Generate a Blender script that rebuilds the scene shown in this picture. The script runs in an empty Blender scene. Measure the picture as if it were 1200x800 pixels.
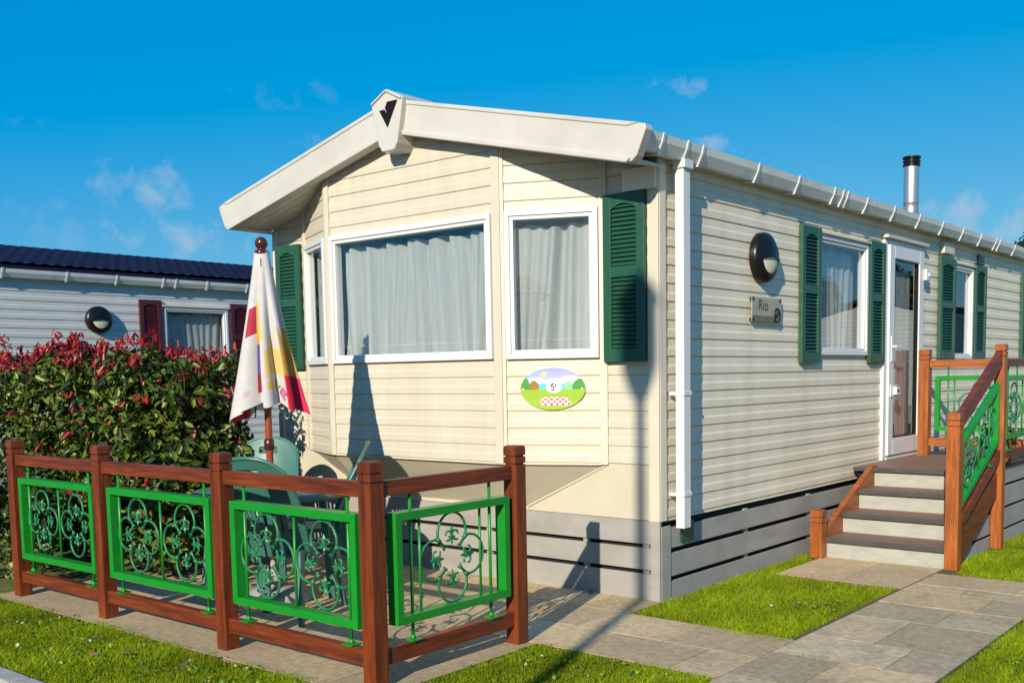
import bpy, bmesh, math, random
import numpy as np
from mathutils import Vector, Matrix
random.seed(7); rng = np.random.default_rng(11)
S = bpy.context.scene
COL = S.collection
V3 = Vector
PI = math.pi

# ------------------------------------------------------------------ mesh builder
class MB:
    def __init__(s): s.v=[]; s.f=[]; s.m=[]; s.sm=[]; s.c=[]
    def add(s, vs, fs, mi=0, sm=False, col=None):
        o=len(s.v); s.v.extend([tuple(p) for p in vs])
        for f in fs:
            s.f.append(tuple(o+i for i in f)); s.m.append(mi); s.sm.append(sm); s.c.append(col)
    def box(s,x0,x1,y0,y1,z0,z1,mi=0,col=None):
        s.add([(x0,y0,z0),(x1,y0,z0),(x1,y1,z0),(x0,y1,z0),(x0,y0,z1),(x1,y0,z1),(x1,y1,z1),(x0,y1,z1)],
              [(0,3,2,1),(4,5,6,7),(0,1,5,4),(1,2,6,5),(2,3,7,6),(3,0,4,7)],mi,False,col)
    def fbox(s,O,e,n,u0,u1,d0,d1,z0,z1,mi=0,col=None):
        # box in a wall frame: u along e, d along outward normal n, z up
        P=lambda u,d,z:(O[0]+e[0]*u+n[0]*d, O[1]+e[1]*u+n[1]*d, O[2]+z)
        a=[P(u0,d1,z0),P(u1,d1,z0),P(u1,d0,z0),P(u0,d0,z0),P(u0,d1,z1),P(u1,d1,z1),P(u1,d0,z1),P(u0,d0,z1)]
        s.add(a,[(0,3,2,1),(4,5,6,7),(0,1,5,4),(1,2,6,5),(2,3,7,6),(3,0,4,7)],mi,False,col)
    def beam(s,p0,p1,w,h,up=(0,0,1),mi=0):
        p0=V3(p0);p1=V3(p1);d=(p1-p0).normalized();sd=d.cross(V3(up)).normalized();u=sd.cross(d)
        a=[]
        for p in (p0,p1):
            for i,j in ((-1,-1),(1,-1),(1,1),(-1,1)): a.append(p+sd*(w/2*i)+u*(h/2*j))
        s.add(a,[(0,3,2,1),(4,5,6,7),(0,1,5,4),(1,2,6,5),(2,3,7,6),(3,0,4,7)],mi)
    def tube(s,path,r,n=8,mi=0,closed=False,up=(0,0,1)):
        path=[V3(p) for p in path]; N=len(path); rs=r if isinstance(r,(list,tuple)) else [r]*N
        vs=[]; ref=None
        for i,p in enumerate(path):
            if closed: t=(path[(i+1)%N]-path[i-1])
            else: t=path[min(i+1,N-1)]-path[max(i-1,0)]
            t.normalize()
            if ref is None:
                ref=V3(up) if abs(t.dot(V3(up)))<.95 else V3((1,0,0))
            a=(ref-t*ref.dot(t)).normalized(); ref=a; b=t.cross(a)
            for k in range(n):
                an=2*PI*k/n; vs.append(p+(a*math.cos(an)+b*math.sin(an))*rs[i])
        fs=[]
        for i in range(N if closed else N-1):
            for k in range(n):
                j=(i+1)%N; fs.append((i*n+k,i*n+(k+1)%n,j*n+(k+1)%n,j*n+k))
        if not closed:
            fs.append(tuple(range(n-1,-1,-1))); fs.append(tuple((N-1)*n+k for k in range(n)))
        s.add(vs,fs,mi,True)
    def prism(s,poly,fr,d0,d1,mi=0):
        # poly list of (a,b); fr(a,b,d)->xyz ; counter clockwise seen from +d
        n=len(poly)
        vs=[fr(a,b,d0) for a,b in poly]+[fr(a,b,d1) for a,b in poly]
        fs=[tuple(range(n-1,-1,-1)),tuple(range(n,2*n))]+[(i,(i+1)%n,n+(i+1)%n,n+i) for i in range(n)]
        s.add(vs,fs,mi)
    def lathe(s,prof,c=(0,0,0),n=24,mi=0,sm=True):
        vs=[];fs=[]
        for r,z in prof:
            for k in range(n): vs.append((c[0]+r*math.cos(2*PI*k/n),c[1]+r*math.sin(2*PI*k/n),c[2]+z))
        for i in range(len(prof)-1):
            for k in range(n): fs.append((i*n+k,i*n+(k+1)%n,(i+1)*n+(k+1)%n,(i+1)*n+k))
        s.add(vs,fs,mi,sm)
        s.add([vs[k] for k in range(n)],[tuple(range(n-1,-1,-1))],mi)
        s.add([vs[(len(prof)-1)*n+k] for k in range(n)],[tuple(range(n))],mi)
    def build(s,name,mats,parent=None,bevel=0,seg=2,clip=None,recalc=False):
        if not isinstance(mats,(list,tuple)): mats=[mats]
        me=bpy.data.meshes.new(name)
        off=V3((0,0,0)); p=parent
        while p is not None: off+=p.location; p=p.parent
        me.from_pydata([(a[0]-off.x,a[1]-off.y,a[2]-off.z) for a in s.v],[],s.f)
        for m in mats: me.materials.append(m)
        me.polygons.foreach_set('material_index',s.m)
        me.polygons.foreach_set('use_smooth',s.sm)
        if any(c is not None for c in s.c):
            at=me.color_attributes.new('Col','FLOAT_COLOR','CORNER')
            arr=np.ones((len(me.loops),4),np.float32)
            for pl,c in zip(me.polygons,s.c):
                if c is None: c=(1,1,1)
                arr[pl.loop_start:pl.loop_start+pl.loop_total,:3]=c
            at.data.foreach_set('color',arr.ravel())
        if clip or recalc:
            bm=bmesh.new(); bm.from_mesh(me)
            for co,no in (clip or []):
                bmesh.ops.bisect_plane(bm,geom=bm.verts[:]+bm.edges[:]+bm.faces[:],plane_co=V3(co)-off,plane_no=no,clear_outer=True)
            if recalc: bmesh.ops.recalc_face_normals(bm,faces=bm.faces[:])
            bm.to_mesh(me); bm.free()
        o=bpy.data.objects.new(name,me); COL.objects.link(o)
        if parent is not None: o.parent=parent
        if bevel:
            b=o.modifiers.new('bevel','BEVEL'); b.width=bevel; b.segments=seg; b.limit_method='ANGLE'; b.angle_limit=math.radians(35)
        return o

def build_each(mb,name,mats,parent=None,**kw):
    # one object for every piece that was added to the builder (pieces are boxes: 8 vertices, 6 faces)
    k=0; fi=0
    while k<len(mb.v):
        b=MB(); b.v=mb.v[k:k+8]; b.f=[tuple(i-k for i in f) for f in mb.f[fi:fi+6]]; b.m=mb.m[fi:fi+6]; b.sm=mb.sm[fi:fi+6]; b.c=mb.c[fi:fi+6]
        b.build(name,mats,parent,**kw); k+=8; fi+=6
def tag(o,label=None,cat=None,group=None,kind=None):
    if label: o['label']=label
    if cat: o['category']=cat
    if group: o['group']=group
    if kind: o['kind']=kind
    return o
def thing(name,label,cat,loc=(0,0,0),rz=0,group=None):
    o=bpy.data.objects.new(name,None); COL.objects.link(o); o.empty_display_size=.2
    o.location=loc; o.rotation_euler=(0,0,rz); return tag(o,label,cat,group)
def dup(root,loc,rot,label=None):
    r=root.copy(); COL.objects.link(r); r.location=loc; r.rotation_euler=rot
    if label: r['label']=label
    def rec(src,dst):
        for ch in [c for c in bpy.data.objects if c.parent==src]:
            c=ch.copy(); COL.objects.link(c); c.parent=dst; rec(ch,c)
    rec(root,r); return r

# ------------------------------------------------------------------ materials
def mat(name,col,rough=.5,var=.12,scale=6,bump=0,bscale=60,spec=.5,metal=0,attr=False,stretch=None,var2=0,scale2=.8,col2=None,trans=0):
    m=bpy.data.materials.new(name); m.use_nodes=True; nt=m.node_tree; N=nt.nodes; L=nt.links
    p=N['Principled BSDF']; p.inputs['Roughness'].default_value=rough; p.inputs['Metallic'].default_value=metal
    p.inputs['Specular IOR Level'].default_value=spec
    tc=N.new('ShaderNodeTexCoord'); mp=N.new('ShaderNodeMapping'); L.new(tc.outputs['Object'],mp.inputs['Vector'])
    if stretch: mp.inputs['Scale'].default_value=stretch
    nz=N.new('ShaderNodeTexNoise'); nz.inputs['Scale'].default_value=scale; nz.inputs['Detail'].default_value=6; nz.inputs['Roughness'].default_value=.65
    L.new(mp.outputs['Vector'],nz.inputs['Vector'])
    mr=N.new('ShaderNodeMapRange'); mr.inputs['From Min'].default_value=.3; mr.inputs['From Max'].default_value=.7
    mr.inputs['To Min'].default_value=1-var; mr.inputs['To Max'].default_value=1+var
    L.new(nz.outputs['Fac'],mr.inputs['Value'])
    mul=N.new('ShaderNodeMix'); mul.data_type='RGBA'; mul.blend_type='MULTIPLY'; mul.inputs['Factor'].default_value=1
    cur=None
    if attr:
        at=N.new('ShaderNodeAttribute'); at.attribute_name='Col'
        m2=N.new('ShaderNodeMix'); m2.data_type='RGBA'; m2.blend_type='MULTIPLY'; m2.inputs['Factor'].default_value=1
        m2.inputs['A'].default_value=(*col,1); L.new(at.outputs['Color'],m2.inputs['B']); cur=m2.outputs['Result']
    if col2 is not None:
        n2=N.new('ShaderNodeTexNoise'); n2.inputs['Scale'].default_value=scale2; n2.inputs['Detail'].default_value=5
        L.new(mp.outputs['Vector'],n2.inputs['Vector'])
        r2=N.new('ShaderNodeMapRange'); r2.inputs['From Min'].default_value=.45; r2.inputs['From Max'].default_value=.7
        r2.inputs['To Min'].default_value=0; r2.inputs['To Max'].default_value=var2
        L.new(n2.outputs['Fac'],r2.inputs['Value'])
        mx=N.new('ShaderNodeMix'); mx.data_type='RGBA'; L.new(r2.outputs['Result'],mx.inputs['Factor'])
        if cur: L.new(cur,mx.inputs['A'])
        else: mx.inputs['A'].default_value=(*col,1)
        mx.inputs['B'].default_value=(*col2,1); cur=mx.outputs['Result']
    if cur: L.new(cur,mul.inputs['A'])
    else: mul.inputs['A'].default_value=(*col,1)
    L.new(mr.outputs['Result'],mul.inputs['B']); L.new(mul.outputs['Result'],p.inputs['Base Color'])
    if bump:
        nb=N.new('ShaderNodeTexNoise'); nb.inputs['Scale'].default_value=bscale; nb.inputs['Detail'].default_value=5
        L.new(mp.outputs['Vector'],nb.inputs['Vector'])
        b=N.new('ShaderNodeBump'); b.inputs['Strength'].default_value=bump; b.inputs['Distance'].default_value=.01
        L.new(nb.outputs['Fac'],b.inputs['Height']); L.new(b.outputs['Normal'],p.inputs['Normal'])
    if trans:
        t=N.new('ShaderNodeBsdfTranslucent'); L.new(mul.outputs['Result'],t.inputs['Color'])
        ms=N.new('ShaderNodeMixShader'); ms.inputs['Fac'].default_value=trans
        L.new(p.outputs['BSDF'],ms.inputs[1]); L.new(t.outputs['BSDF'],ms.inputs[2]); L.new(ms.outputs['Shader'],N['Material Output'].inputs['Surface'])
    return m
M={}
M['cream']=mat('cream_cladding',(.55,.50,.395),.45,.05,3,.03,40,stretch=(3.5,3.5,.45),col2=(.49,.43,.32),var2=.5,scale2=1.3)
M['side']=mat('lifted_side_cladding',(.72,.64,.49),.45,.06,3,.03,40,stretch=(3.5,3.5,.45),col2=(.58,.51,.37),var2=.6,scale2=1.5)  # lighter copy of the cream cladding; the colour brightens the dimly lit side wall
M['creamtrim']=mat('cream_trim',(.55,.50,.395),.4,.04,3)
M['chin']=mat('cream_panel',(.50,.45,.345),.5,.05,2,col2=(.56,.48,.33),var2=.5,scale2=2)
M['fascia']=mat('fascia_white',(.50,.475,.43),.4,.05,4,col2=(.42,.39,.33),var2=.45,scale2=3)
M['soffit']=mat('soffit_board',(.66,.62,.52),.5,.06,3)
M['upvc']=mat('white_upvc',(.62,.62,.61),.3,.03,4)
M['gutter']=mat('white_gutter',(.76,.75,.71),.4,.06,5,col2=(.55,.53,.47),var2=.5,scale2=4)
M['shutter']=mat('green_shutter_paint',(.015,.074,.042),.4,.1,5)
M['burg']=mat('burgundy_shutter_paint',(.07,.012,.018),.4,.1,5)
M['roofblue']=mat('navy_roof_tile',(.005,.0065,.026),.65,.25,4,.1,60,spec=.3)
M['roofgrey']=mat('grey_roof_tile',(.07,.07,.075),.6,.25,4,.1,60)
M['grey']=mat('grey_skirting_board',(.31,.29,.26),.6,.1,2.5,.08,90,stretch=(1,1,3),col2=(.24,.22,.19),var2=.6,scale2=2)
M['shadeblack']=mat('painted_shade_black',(.006,.006,.006),.9,.1)  # near-black colour standing in for the shade under floor and deck
M['ltgrey']=mat('stair_riser_board',(.33,.33,.29),.65,.16,9,.08,120,stretch=(1,1,2.5))
M['tread']=mat('brown_decking',(.20,.115,.075),.6,.14,4,.1,60,stretch=(1,8,1))
M['treadedge']=mat('dark_tread_edge',(.05,.05,.045),.6,.2,8)
M['wood']=mat('red_stained_wood',(.155,.030,.006),.42,.5,5,.3,30,stretch=(7,7,.7),spec=.4,col2=(.06,.012,.005),var2=.8,scale2=2.2)
M['woodh']=mat('red_stained_wood_rail',(.155,.030,.006),.42,.5,5,.3,30,stretch=(.7,.7,10),spec=.4,col2=(.06,.012,.005),var2=.8,scale2=2.2)
M['orange']=mat('orange_stained_wood',(.31,.085,.016),.42,.45,5,.3,30,stretch=(7,7,.7),spec=.4,col2=(.17,.04,.01),var2=.6,scale2=2.2)
M['orangeh']=mat('orange_stained_rail',(.30,.082,.016),.42,.45,5,.3,30,stretch=(.7,.7,10),spec=.4,col2=(.17,.04,.01),var2=.6,scale2=2.2)
M['green']=mat('bright_green_paint',(.006,.215,.016),.35,.10,8,spec=.5)
M['scroll']=mat('dull_green_iron',(.012,.16,.055),.45,.3,12)
M['chair']=mat('green_plastic',(.035,.135,.105),.33,.12,5,col2=(.06,.16,.13),var2=.5,scale2=3)
M['black']=mat('black_plastic',(.006,.006,.006),.3,.1,spec=.35)
M['vblack']=mat('black_emblem',(.004,.004,.004),.6,.1,spec=.2)
M['diff']=mat('lamp_diffuser',(.62,.60,.44),.25,.05)
M['steel']=mat('flue_steel',(.55,.54,.50),.38,.12,3,metal=.85,stretch=(1,1,.3))
M['acry']=mat('acrylic_sign',(.36,.34,.27),.2,.1,10,col2=(.20,.18,.12),var2=.6,scale2=8)
M['inner']=mat('interior_lining',(.22,.20,.17),.8,.1)
M['terra']=mat('terracotta',(.34,.12,.05),.7,.15,8)
M['slab']=mat('paving_slab',(.48,.355,.20),.85,.28,22,.5,140,attr=True,col2=(.33,.24,.13),var2=.6,scale2=2.5)
M['slabg']=mat('grey_paving_slab',(.48,.375,.225),.85,.30,22,.5,140,attr=True,col2=(.31,.24,.13),var2=.8,scale2=3.5)
M['joint']=mat('mossy_joint',(.085,.075,.035),.95,.3,12)
M['ground']=mat('lawn_soil',(.10,.115,.018),.95,.4,14,.4,80,col2=(.12,.10,.04),var2=.7,scale2=1.6)
M['road']=mat('asphalt',(.055,.055,.057),.9,.2,30,.4,150)
M['kerb']=mat('kerb_concrete',(.34,.32,.28),.85,.18,10,.3,100)
M['bark']=mat('bark',(.07,.05,.035),.9,.3,8,.4,30)
M['finial']=mat('dark_wood_finial',(.06,.014,.012),.2,.2,10)
M['pole']=mat('parasol_pole_wood',(.27,.05,.02),.35,.2,6,stretch=(6,6,1))
M['concrete']=mat('parasol_base',(.30,.29,.27),.8,.15,8,.2,60)
M['blade']=mat('grass_blade',(.92,1,1),.6,.05,2,attr=True,trans=.35,spec=.08)
M['leaf']=mat('leaf',(1,1,1),.38,.08,20,attr=True,trans=.18,spec=.4)
M['leafm']=mat('tree_leaf',(1,1,1),.5,.1,5,attr=True,trans=.2,spec=.3)
M['print']=mat('printed_board',(1,1,1),.35,.03,20,attr=True)
M['fabric']=mat('parasol_fabric',(1,1,1),.75,.06,14,.08,200,attr=True,trans=.22)
M['lampmetal']=mat('lamp_post_paint',(.05,.06,.055),.5,.1)
M['dryleaf']=mat('dry_leaf',(.22,.11,.05),.7,.25,30)
def glass():
    m=bpy.data.materials.new('window_glass'); m.use_nodes=True; nt=m.node_tree; N=nt.nodes; L=nt.links
    N.remove(N['Principled BSDF'])
    t=N.new('ShaderNodeBsdfTransparent'); t.inputs['Color'].default_value=(.90,.94,.93,1)
    g=N.new('ShaderNodeBsdfGlossy'); g.inputs['Roughness'].default_value=.0
    # Schlick reflectance of a double glazed pane, the same from both sides
    f=N.new('ShaderNodeLayerWeight'); f.inputs['Blend'].default_value=.5
    pw=N.new('ShaderNodeMath'); pw.operation='POWER'; pw.inputs[1].default_value=4.0; L.new(f.outputs['Facing'],pw.inputs[0])
    mu=N.new('ShaderNodeMath'); mu.operation='MULTIPLY_ADD'; mu.inputs[1].default_value=.85; mu.inputs[2].default_value=.14; mu.use_clamp=True
    nz=N.new('ShaderNodeTexNoise'); nz.inputs['Scale'].default_value=1.2
    tc=N.new('ShaderNodeTexCoord'); L.new(tc.outputs['Object'],nz.inputs['Vector'])
    b=N.new('ShaderNodeBump'); b.inputs['Strength'].default_value=.02; b.inputs['Distance'].default_value=.05
    L.new(nz.outputs['Fac'],b.inputs['Height']); L.new(b.outputs['Normal'],g.inputs['Normal'])
    ms=N.new('ShaderNodeMixShader'); L.new(pw.outputs[0],mu.inputs[0]); L.new(mu.outputs[0],ms.inputs['Fac'])
    L.new(t.outputs[0],ms.inputs[1]); L.new(g.outputs[0],ms.inputs[2]); L.new(ms.outputs[0],N['Material Output'].inputs['Surface'])
    return m
M['glass']=glass()
def netmat(name,col,alpha):
    m=bpy.data.materials.new(name); m.use_nodes=True; nt=m.node_tree; N=nt.nodes; L=nt.links
    p=N['Principled BSDF']; p.inputs['Base Color'].default_value=(*col,1); p.inputs['Roughness'].default_value=.9
    tl=N.new('ShaderNodeBsdfTranslucent'); tl.inputs['Color'].default_value=(*col,1)
    a=N.new('ShaderNodeMixShader'); a.inputs['Fac'].default_value=.3; L.new(p.outputs[0],a.inputs[1]); L.new(tl.outputs[0],a.inputs[2])
    tr=N.new('ShaderNodeBsdfTransparent')
    # the weave: denser and thinner threads
    tc=N.new('ShaderNodeTexCoord'); mp=N.new('ShaderNodeMapping'); mp.inputs['Scale'].default_value=(30,30,2.5)
    nz=N.new('ShaderNodeTexNoise'); nz.inputs['Scale'].default_value=2; L.new(tc.outputs['Object'],mp.inputs['Vector']); L.new(mp.outputs[0],nz.inputs['Vector'])
    mr=N.new('ShaderNodeMapRange'); mr.inputs['To Min'].default_value=alpha-.13; mr.inputs['To Max'].default_value=alpha+.13; L.new(nz.outputs['Fac'],mr.inputs['Value'])
    ms=N.new('ShaderNodeMixShader'); L.new(mr.outputs[0],ms.inputs['Fac']); L.new(tr.outputs[0],ms.inputs[1]); L.new(a.outputs[0],ms.inputs[2])
    L.new(ms.outputs[0],N['Material Output'].inputs['Surface']); return m
M['net']=netmat('net_curtain',(.70,.72,.72),.76)
M['heavy']=netmat('cream_curtain',(.60,.55,.42),.97)

# ------------------------------------------------------------------ camera (fitted by vanishing points)
cam=bpy.data.cameras.new('camera'); co=bpy.data.objects.new('camera',cam); COL.objects.link(co); S.camera=co
r=V3((0.7770665682,0.6292168013,-0.0159300186)); u=V3((-0.0450332054,0.0808234721,0.9957105889)); fw=V3((-0.6278053512,0.7730160304,-0.0911408676))
co.matrix_world=Matrix(((r.x,u.x,-fw.x,3.625632857),(r.y,u.y,-fw.y,-5.705873419),(r.z,u.z,-fw.z,1.5),(0,0,0,1)))
cam.sensor_fit='HORIZONTAL'; cam.sensor_width=36; cam.lens=36*1214.26/1200; cam.shift_x=(600-630.715)/1200; cam.shift_y=(549.34-400)/1200
cam.clip_start=.05; cam.clip_end=3000

# ------------------------------------------------------------------ light
CLOUDS= [(-0.5537, 0.2571, 0.03808, 0.013248, 0.5), (-1.034, 0.1699, 0.0522, 0.0313, 0.5), (-0.9964, 0.1272, 0.1147, 0.0199, 0.6), (-0.5091, 0.2059, 0.031, 0.0109, 0.6), (-0.3229, 0.137, 0.0825, 0.0225, 0.65), (-1.1202, 0.2168, 0.0319, 0.0099, 0.12), (-0.9054, 0.2517, 0.0681, 0.0166, 0.13), (-0.2637, 0.1185, 0.0588, 0.0191, 0.6), (-1.1115, 0.1349, 0.0656, 0.0292, 0.25), (-0.8955, 0.2115, 0.023, 0.0108, 0.3)]   # azimuth, elevation, half width, half height, density
SD=V3((.285,-.866,.414)).normalized()
elev=math.asin(SD.z); azi=math.atan2(SD.x,SD.y)
w=bpy.data.worlds.new('World'); S.world=w; w.use_nodes=True; nt=w.node_tree; N=nt.nodes; L=nt.links
bg=N['Background']; sky=N.new('ShaderNodeTexSky'); sky.sky_type='NISHITA'; sky.sun_disc=False
sky.sun_elevation=elev; sky.sun_rotation=azi; sky.air_density=1.0; sky.dust_density=.25; sky.ozone_density=2.5; sky.altitude=50
sp_=N.new('ShaderNodeSeparateColor'); cb_=N.new('ShaderNodeCombineColor'); L.new(sky.outputs[0],sp_.inputs[0])
for ch_,mul_,add_ in (('Red',.32,-.72),('Green',.257,.764),('Blue',.077,3.33)):   # polarised, saturated rendering of the sky
    ma=N.new('ShaderNodeMath'); ma.operation='MULTIPLY_ADD'; ma.inputs[1].default_value=mul_; ma.inputs[2].default_value=add_
    mm=N.new('ShaderNodeMath'); mm.operation='MAXIMUM'; mm.inputs[1].default_value=0
    L.new(sp_.outputs[ch_],ma.inputs[0]); L.new(ma.outputs[0],mm.inputs[0]); L.new(mm.outputs[0],cb_.inputs[ch_])
tc=N.new('ShaderNodeTexCoord')
# a few thin clouds, each at its own compass direction and height in the sky
nz=N.new('ShaderNodeTexNoise'); nz.inputs['Scale'].default_value=34; nz.inputs['Detail'].default_value=6; nz.inputs['Roughness'].default_value=.6; L.new(tc.outputs['Generated'],nz.inputs['Vector'])
def math_(op,a,b=None):
    q=N.new('ShaderNodeMath'); q.operation=op
    for i_,v_ in enumerate((a,b)):
        if v_ is None: continue
        if isinstance(v_,(int,float)): q.inputs[i_].default_value=v_
        else: L.new(v_,q.inputs[i_])
    return q.outputs[0]
tot=None
for az_,el_,wa_,we_,st_c in CLOUDS:
    dv=V3((math.sin(az_)*math.cos(el_),math.cos(az_)*math.cos(el_),math.sin(el_))); rv=V3((math.cos(az_),-math.sin(az_),0)); uv=rv.cross(dv)
    def dot_(v_):
        q=N.new('ShaderNodeVectorMath'); q.operation='DOT_PRODUCT'; L.new(tc.outputs['Generated'],q.inputs[0]); q.inputs[1].default_value=v_; return q.outputs['Value']
    a_=math_('POWER',math_('MULTIPLY',dot_(rv),1/wa_),2); b_=math_('POWER',math_('MULTIPLY',dot_(uv),1/we_),2)
    m_=math_('SUBTRACT',1.0,math_('ADD',a_,b_))
    m_=math_('MULTIPLY',math_('MAXIMUM',m_,0),math_('GREATER_THAN',dot_(dv),0))
    m_=math_('ADD',math_('MULTIPLY',math_('POWER',m_,.7),1.0),math_('MULTIPLY',math_('SUBTRACT',nz.outputs['Fac'],.66),4.2))
    m_=math_('MULTIPLY',math_('MINIMUM',math_('MAXIMUM',m_,0),1),st_c)
    m_=math_('MULTIPLY',m_,math_('LESS_THAN',math_('ADD',a_,b_),1.0))
    tot=m_ if tot is None else math_('MAXIMUM',tot,m_)
mx=N.new('ShaderNodeMix'); mx.data_type='RGBA'; L.new(tot,mx.inputs['Factor']); L.new(cb_.outputs[0],mx.inputs['A']); mx.inputs['B'].default_value=(2.2,2.9,3.7,1)
L.new(mx.outputs['Result'],bg.inputs['Color']); bg.inputs['Strength'].default_value=.15
sl=bpy.data.lights.new('sun','SUN'); so=bpy.data.objects.new('sun',sl); COL.objects.link(so)
sl.energy=4.9; sl.angle=math.radians(.5); sl.color=(1,.91,.75); so.rotation_euler=SD.to_track_quat('Z','Y').to_euler(); so.location=(5,-15,12)
S.view_settings.view_transform='Standard'; S.view_settings.look='None'; S.view_settings.gamma=1; S.view_settings.exposure=.35; S.view_settings.use_curve_mapping=False
S.render.engine='CYCLES'; S.cycles.max_bounces=8; S.cycles.transparent_max_bounces=16

# ------------------------------------------------------------------ cladding helpers
PITCH=.1178; ZPH=.8957
PROF=[(.0,-.006),(.025,.0115),(.06,.013),(.43,.013),(.55,.004),(.95,.0025)]
def siding(mb,O,e,n,u0,u1,z0,z1,holes=(),mi=0,dsc=.55):
    us=sorted(set([u0,u1]+[h[0] for h in holes]+[h[1] for h in holes]))
    us=[x for x in us if u0<=x<=u1]
    pts=[]
    k=math.floor((z0-ZPH)/PITCH)
    while True:
        zb=ZPH+k*PITCH
        if zb>z1: break
        for f,d in PROF: pts.append((zb+f*PITCH,d*dsc))
        k+=1
    def dz(z):
        for (a,da),(b,db) in zip(pts,pts[1:]):
            if a<=z<=b: return da+(db-da)*(z-a)/(b-a+1e-9)
        return .004
    for a,b in zip(us,us[1:]):
        mid=(a+b)/2; cuts=[(h[2],h[3]) for h in holes if h[0]<=mid<=h[1]]
        ints=[(z0,z1)]
        for c0,c1 in cuts:
            nx=[]
            for i0,i1 in ints:
                if c0>i0: nx.append((i0,min(c0,i1)))
                if c1<i1: nx.append((max(c1,i0),i1))
            ints=nx
        for i0,i1 in ints:
            col=[(i0,dz(i0))]+[p for p in pts if i0<p[0]<i1]+[(i1,dz(i1))]
            vs=[]
            for z,d in col:
                for uu in (a,b): vs.append((O[0]+e[0]*uu+n[0]*d,O[1]+e[1]*uu+n[1]*d,O[2]+z))
            mb.add(vs,[(2*i,2*i+1,2*i+3,2*i+2) for i in range(len(col)-1)],mi)

def curtain(O,e,n,u0,u1,z0,z1,dep,amp,freq,seed,name,m,parent,hem=True,gather=0):
    rr=random.Random(seed); mb=MB(); nu=int((u1-u0)*130)+8; nz=14
    ph=[rr.uniform(0,6.28) for _ in range(5)]
    fr=[freq*rr.uniform(.6,1.5) for _ in range(5)]
    vs=[]
    for j in range(nz+1):
        t=j/nz; z=z0+(z1-z0)*t
        for i in range(nu+1):
            uu=u0+(u1-u0)*i/nu
            sh=uu+.07*(1-t)*math.sin(uu*6+ph[3])+.03*(1-t)**2*math.sin(uu*15+ph[1])
            d=amp*sum(math.sin(sh*fr[q]+ph[q]) for q in range(3))/1.7*(1-.25*t)+amp*.7*abs(math.sin(sh*fr[4]*.5+ph[4]))**3
            zz=z+.012*math.sin(uu*21+ph[0])*t*(j==nz)
            dd=-dep+d
            vs.append((O[0]+e[0]*uu+n[0]*dd,O[1]+e[1]*uu+n[1]*dd,O[2]+zz))
    mb.add(vs,[(j*(nu+1)+i,j*(nu+1)+i+1,(j+1)*(nu+1)+i+1,(j+1)*(nu+1)+i) for j in range(nz) for i in range(nu)],0,True)
    o=mb.build(name,m,parent)
    if hem:
        h=MB(); vs=[]
        for k in range(2):
            zz=z0+(z1-z0)*(.105+.012*k)
            for i in range(nu+1):
                j=1.5; uu=u0+(u1-u0)*i/nu; t=.11; sh=uu+.07*(1-t)*math.sin(uu*6+ph[3])+.03*(1-t)**2*math.sin(uu*15+ph[1])
                d=amp*sum(math.sin(sh*fr[q]+ph[q]) for q in range(3))/1.7*(1-.25*t)+amp*.7*abs(math.sin(sh*fr[4]*.5+ph[4]))**3
                dd=-dep+d+.004
                vs.append((O[0]+e[0]*uu+n[0]*dd,O[1]+e[1]*uu+n[1]*dd,O[2]+zz))
        h.add(vs,[(i,i+1,nu+2+i,nu+1+i) for i in range(nu)],0,True)
        for hv in range(len(h.v)): pass
        mb2=h.build('hem',m,parent)
    return o

def window(parent,O,e,n,u0,u1,z0,z1,seed=1,net=True,drape=None,fw_=.062,amp=.029,wm=None,bottomdark=False,split=None):
    wm=wm or M['upvc']
    mb=MB(); a=.036
    def ring(w0,w1,d0,d1):
        mb.fbox(O,e,n,u0+w0,u1-w0,d0,d1,z0+w0,z0+w1); mb.fbox(O,e,n,u0+w0,u1-w0,d0,d1,z1-w1,z1-w0)
        mb.fbox(O,e,n,u0+w0,u0+w1,d0,d1,z0+w1,z1-w1); mb.fbox(O,e,n,u1-w1,u1-w0,d0,d1,z0+w1,z1-w1)
    ring(0,a,-.05,.032); ring(a,fw_,-.05,.020)
    wo=mb.build('window',wm,parent,bevel=.004)
    g=MB(); PG=lambda uu,z:(O[0]+e[0]*uu-n[0]*.008,O[1]+e[1]*uu-n[1]*.008,O[2]+z)
    g.add([PG(u0+fw_-.008,z0+fw_-.008),PG(u1-fw_+.008,z0+fw_-.008),PG(u1-fw_+.008,z1-fw_+.008),PG(u0+fw_-.008,z1-fw_+.008)],[(0,1,2,3)])
    g.build('pane',M['glass'],wo)
    iw=fw_
    if net: curtain(O,e,n,u0+iw-.01,u1-iw+.02,z0+iw-.03,z1-iw-.035,.10,amp,44,seed,'net_curtain',M['net'],wo)
    if drape:
        for q,(d0,d1) in enumerate(drape): curtain(O,e,n,d0,d1,z0+iw-.03,z1-iw+.02,.155,.016,60,seed+10+q,'drape',M['heavy'],wo,hem=False)
    return wo

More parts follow.
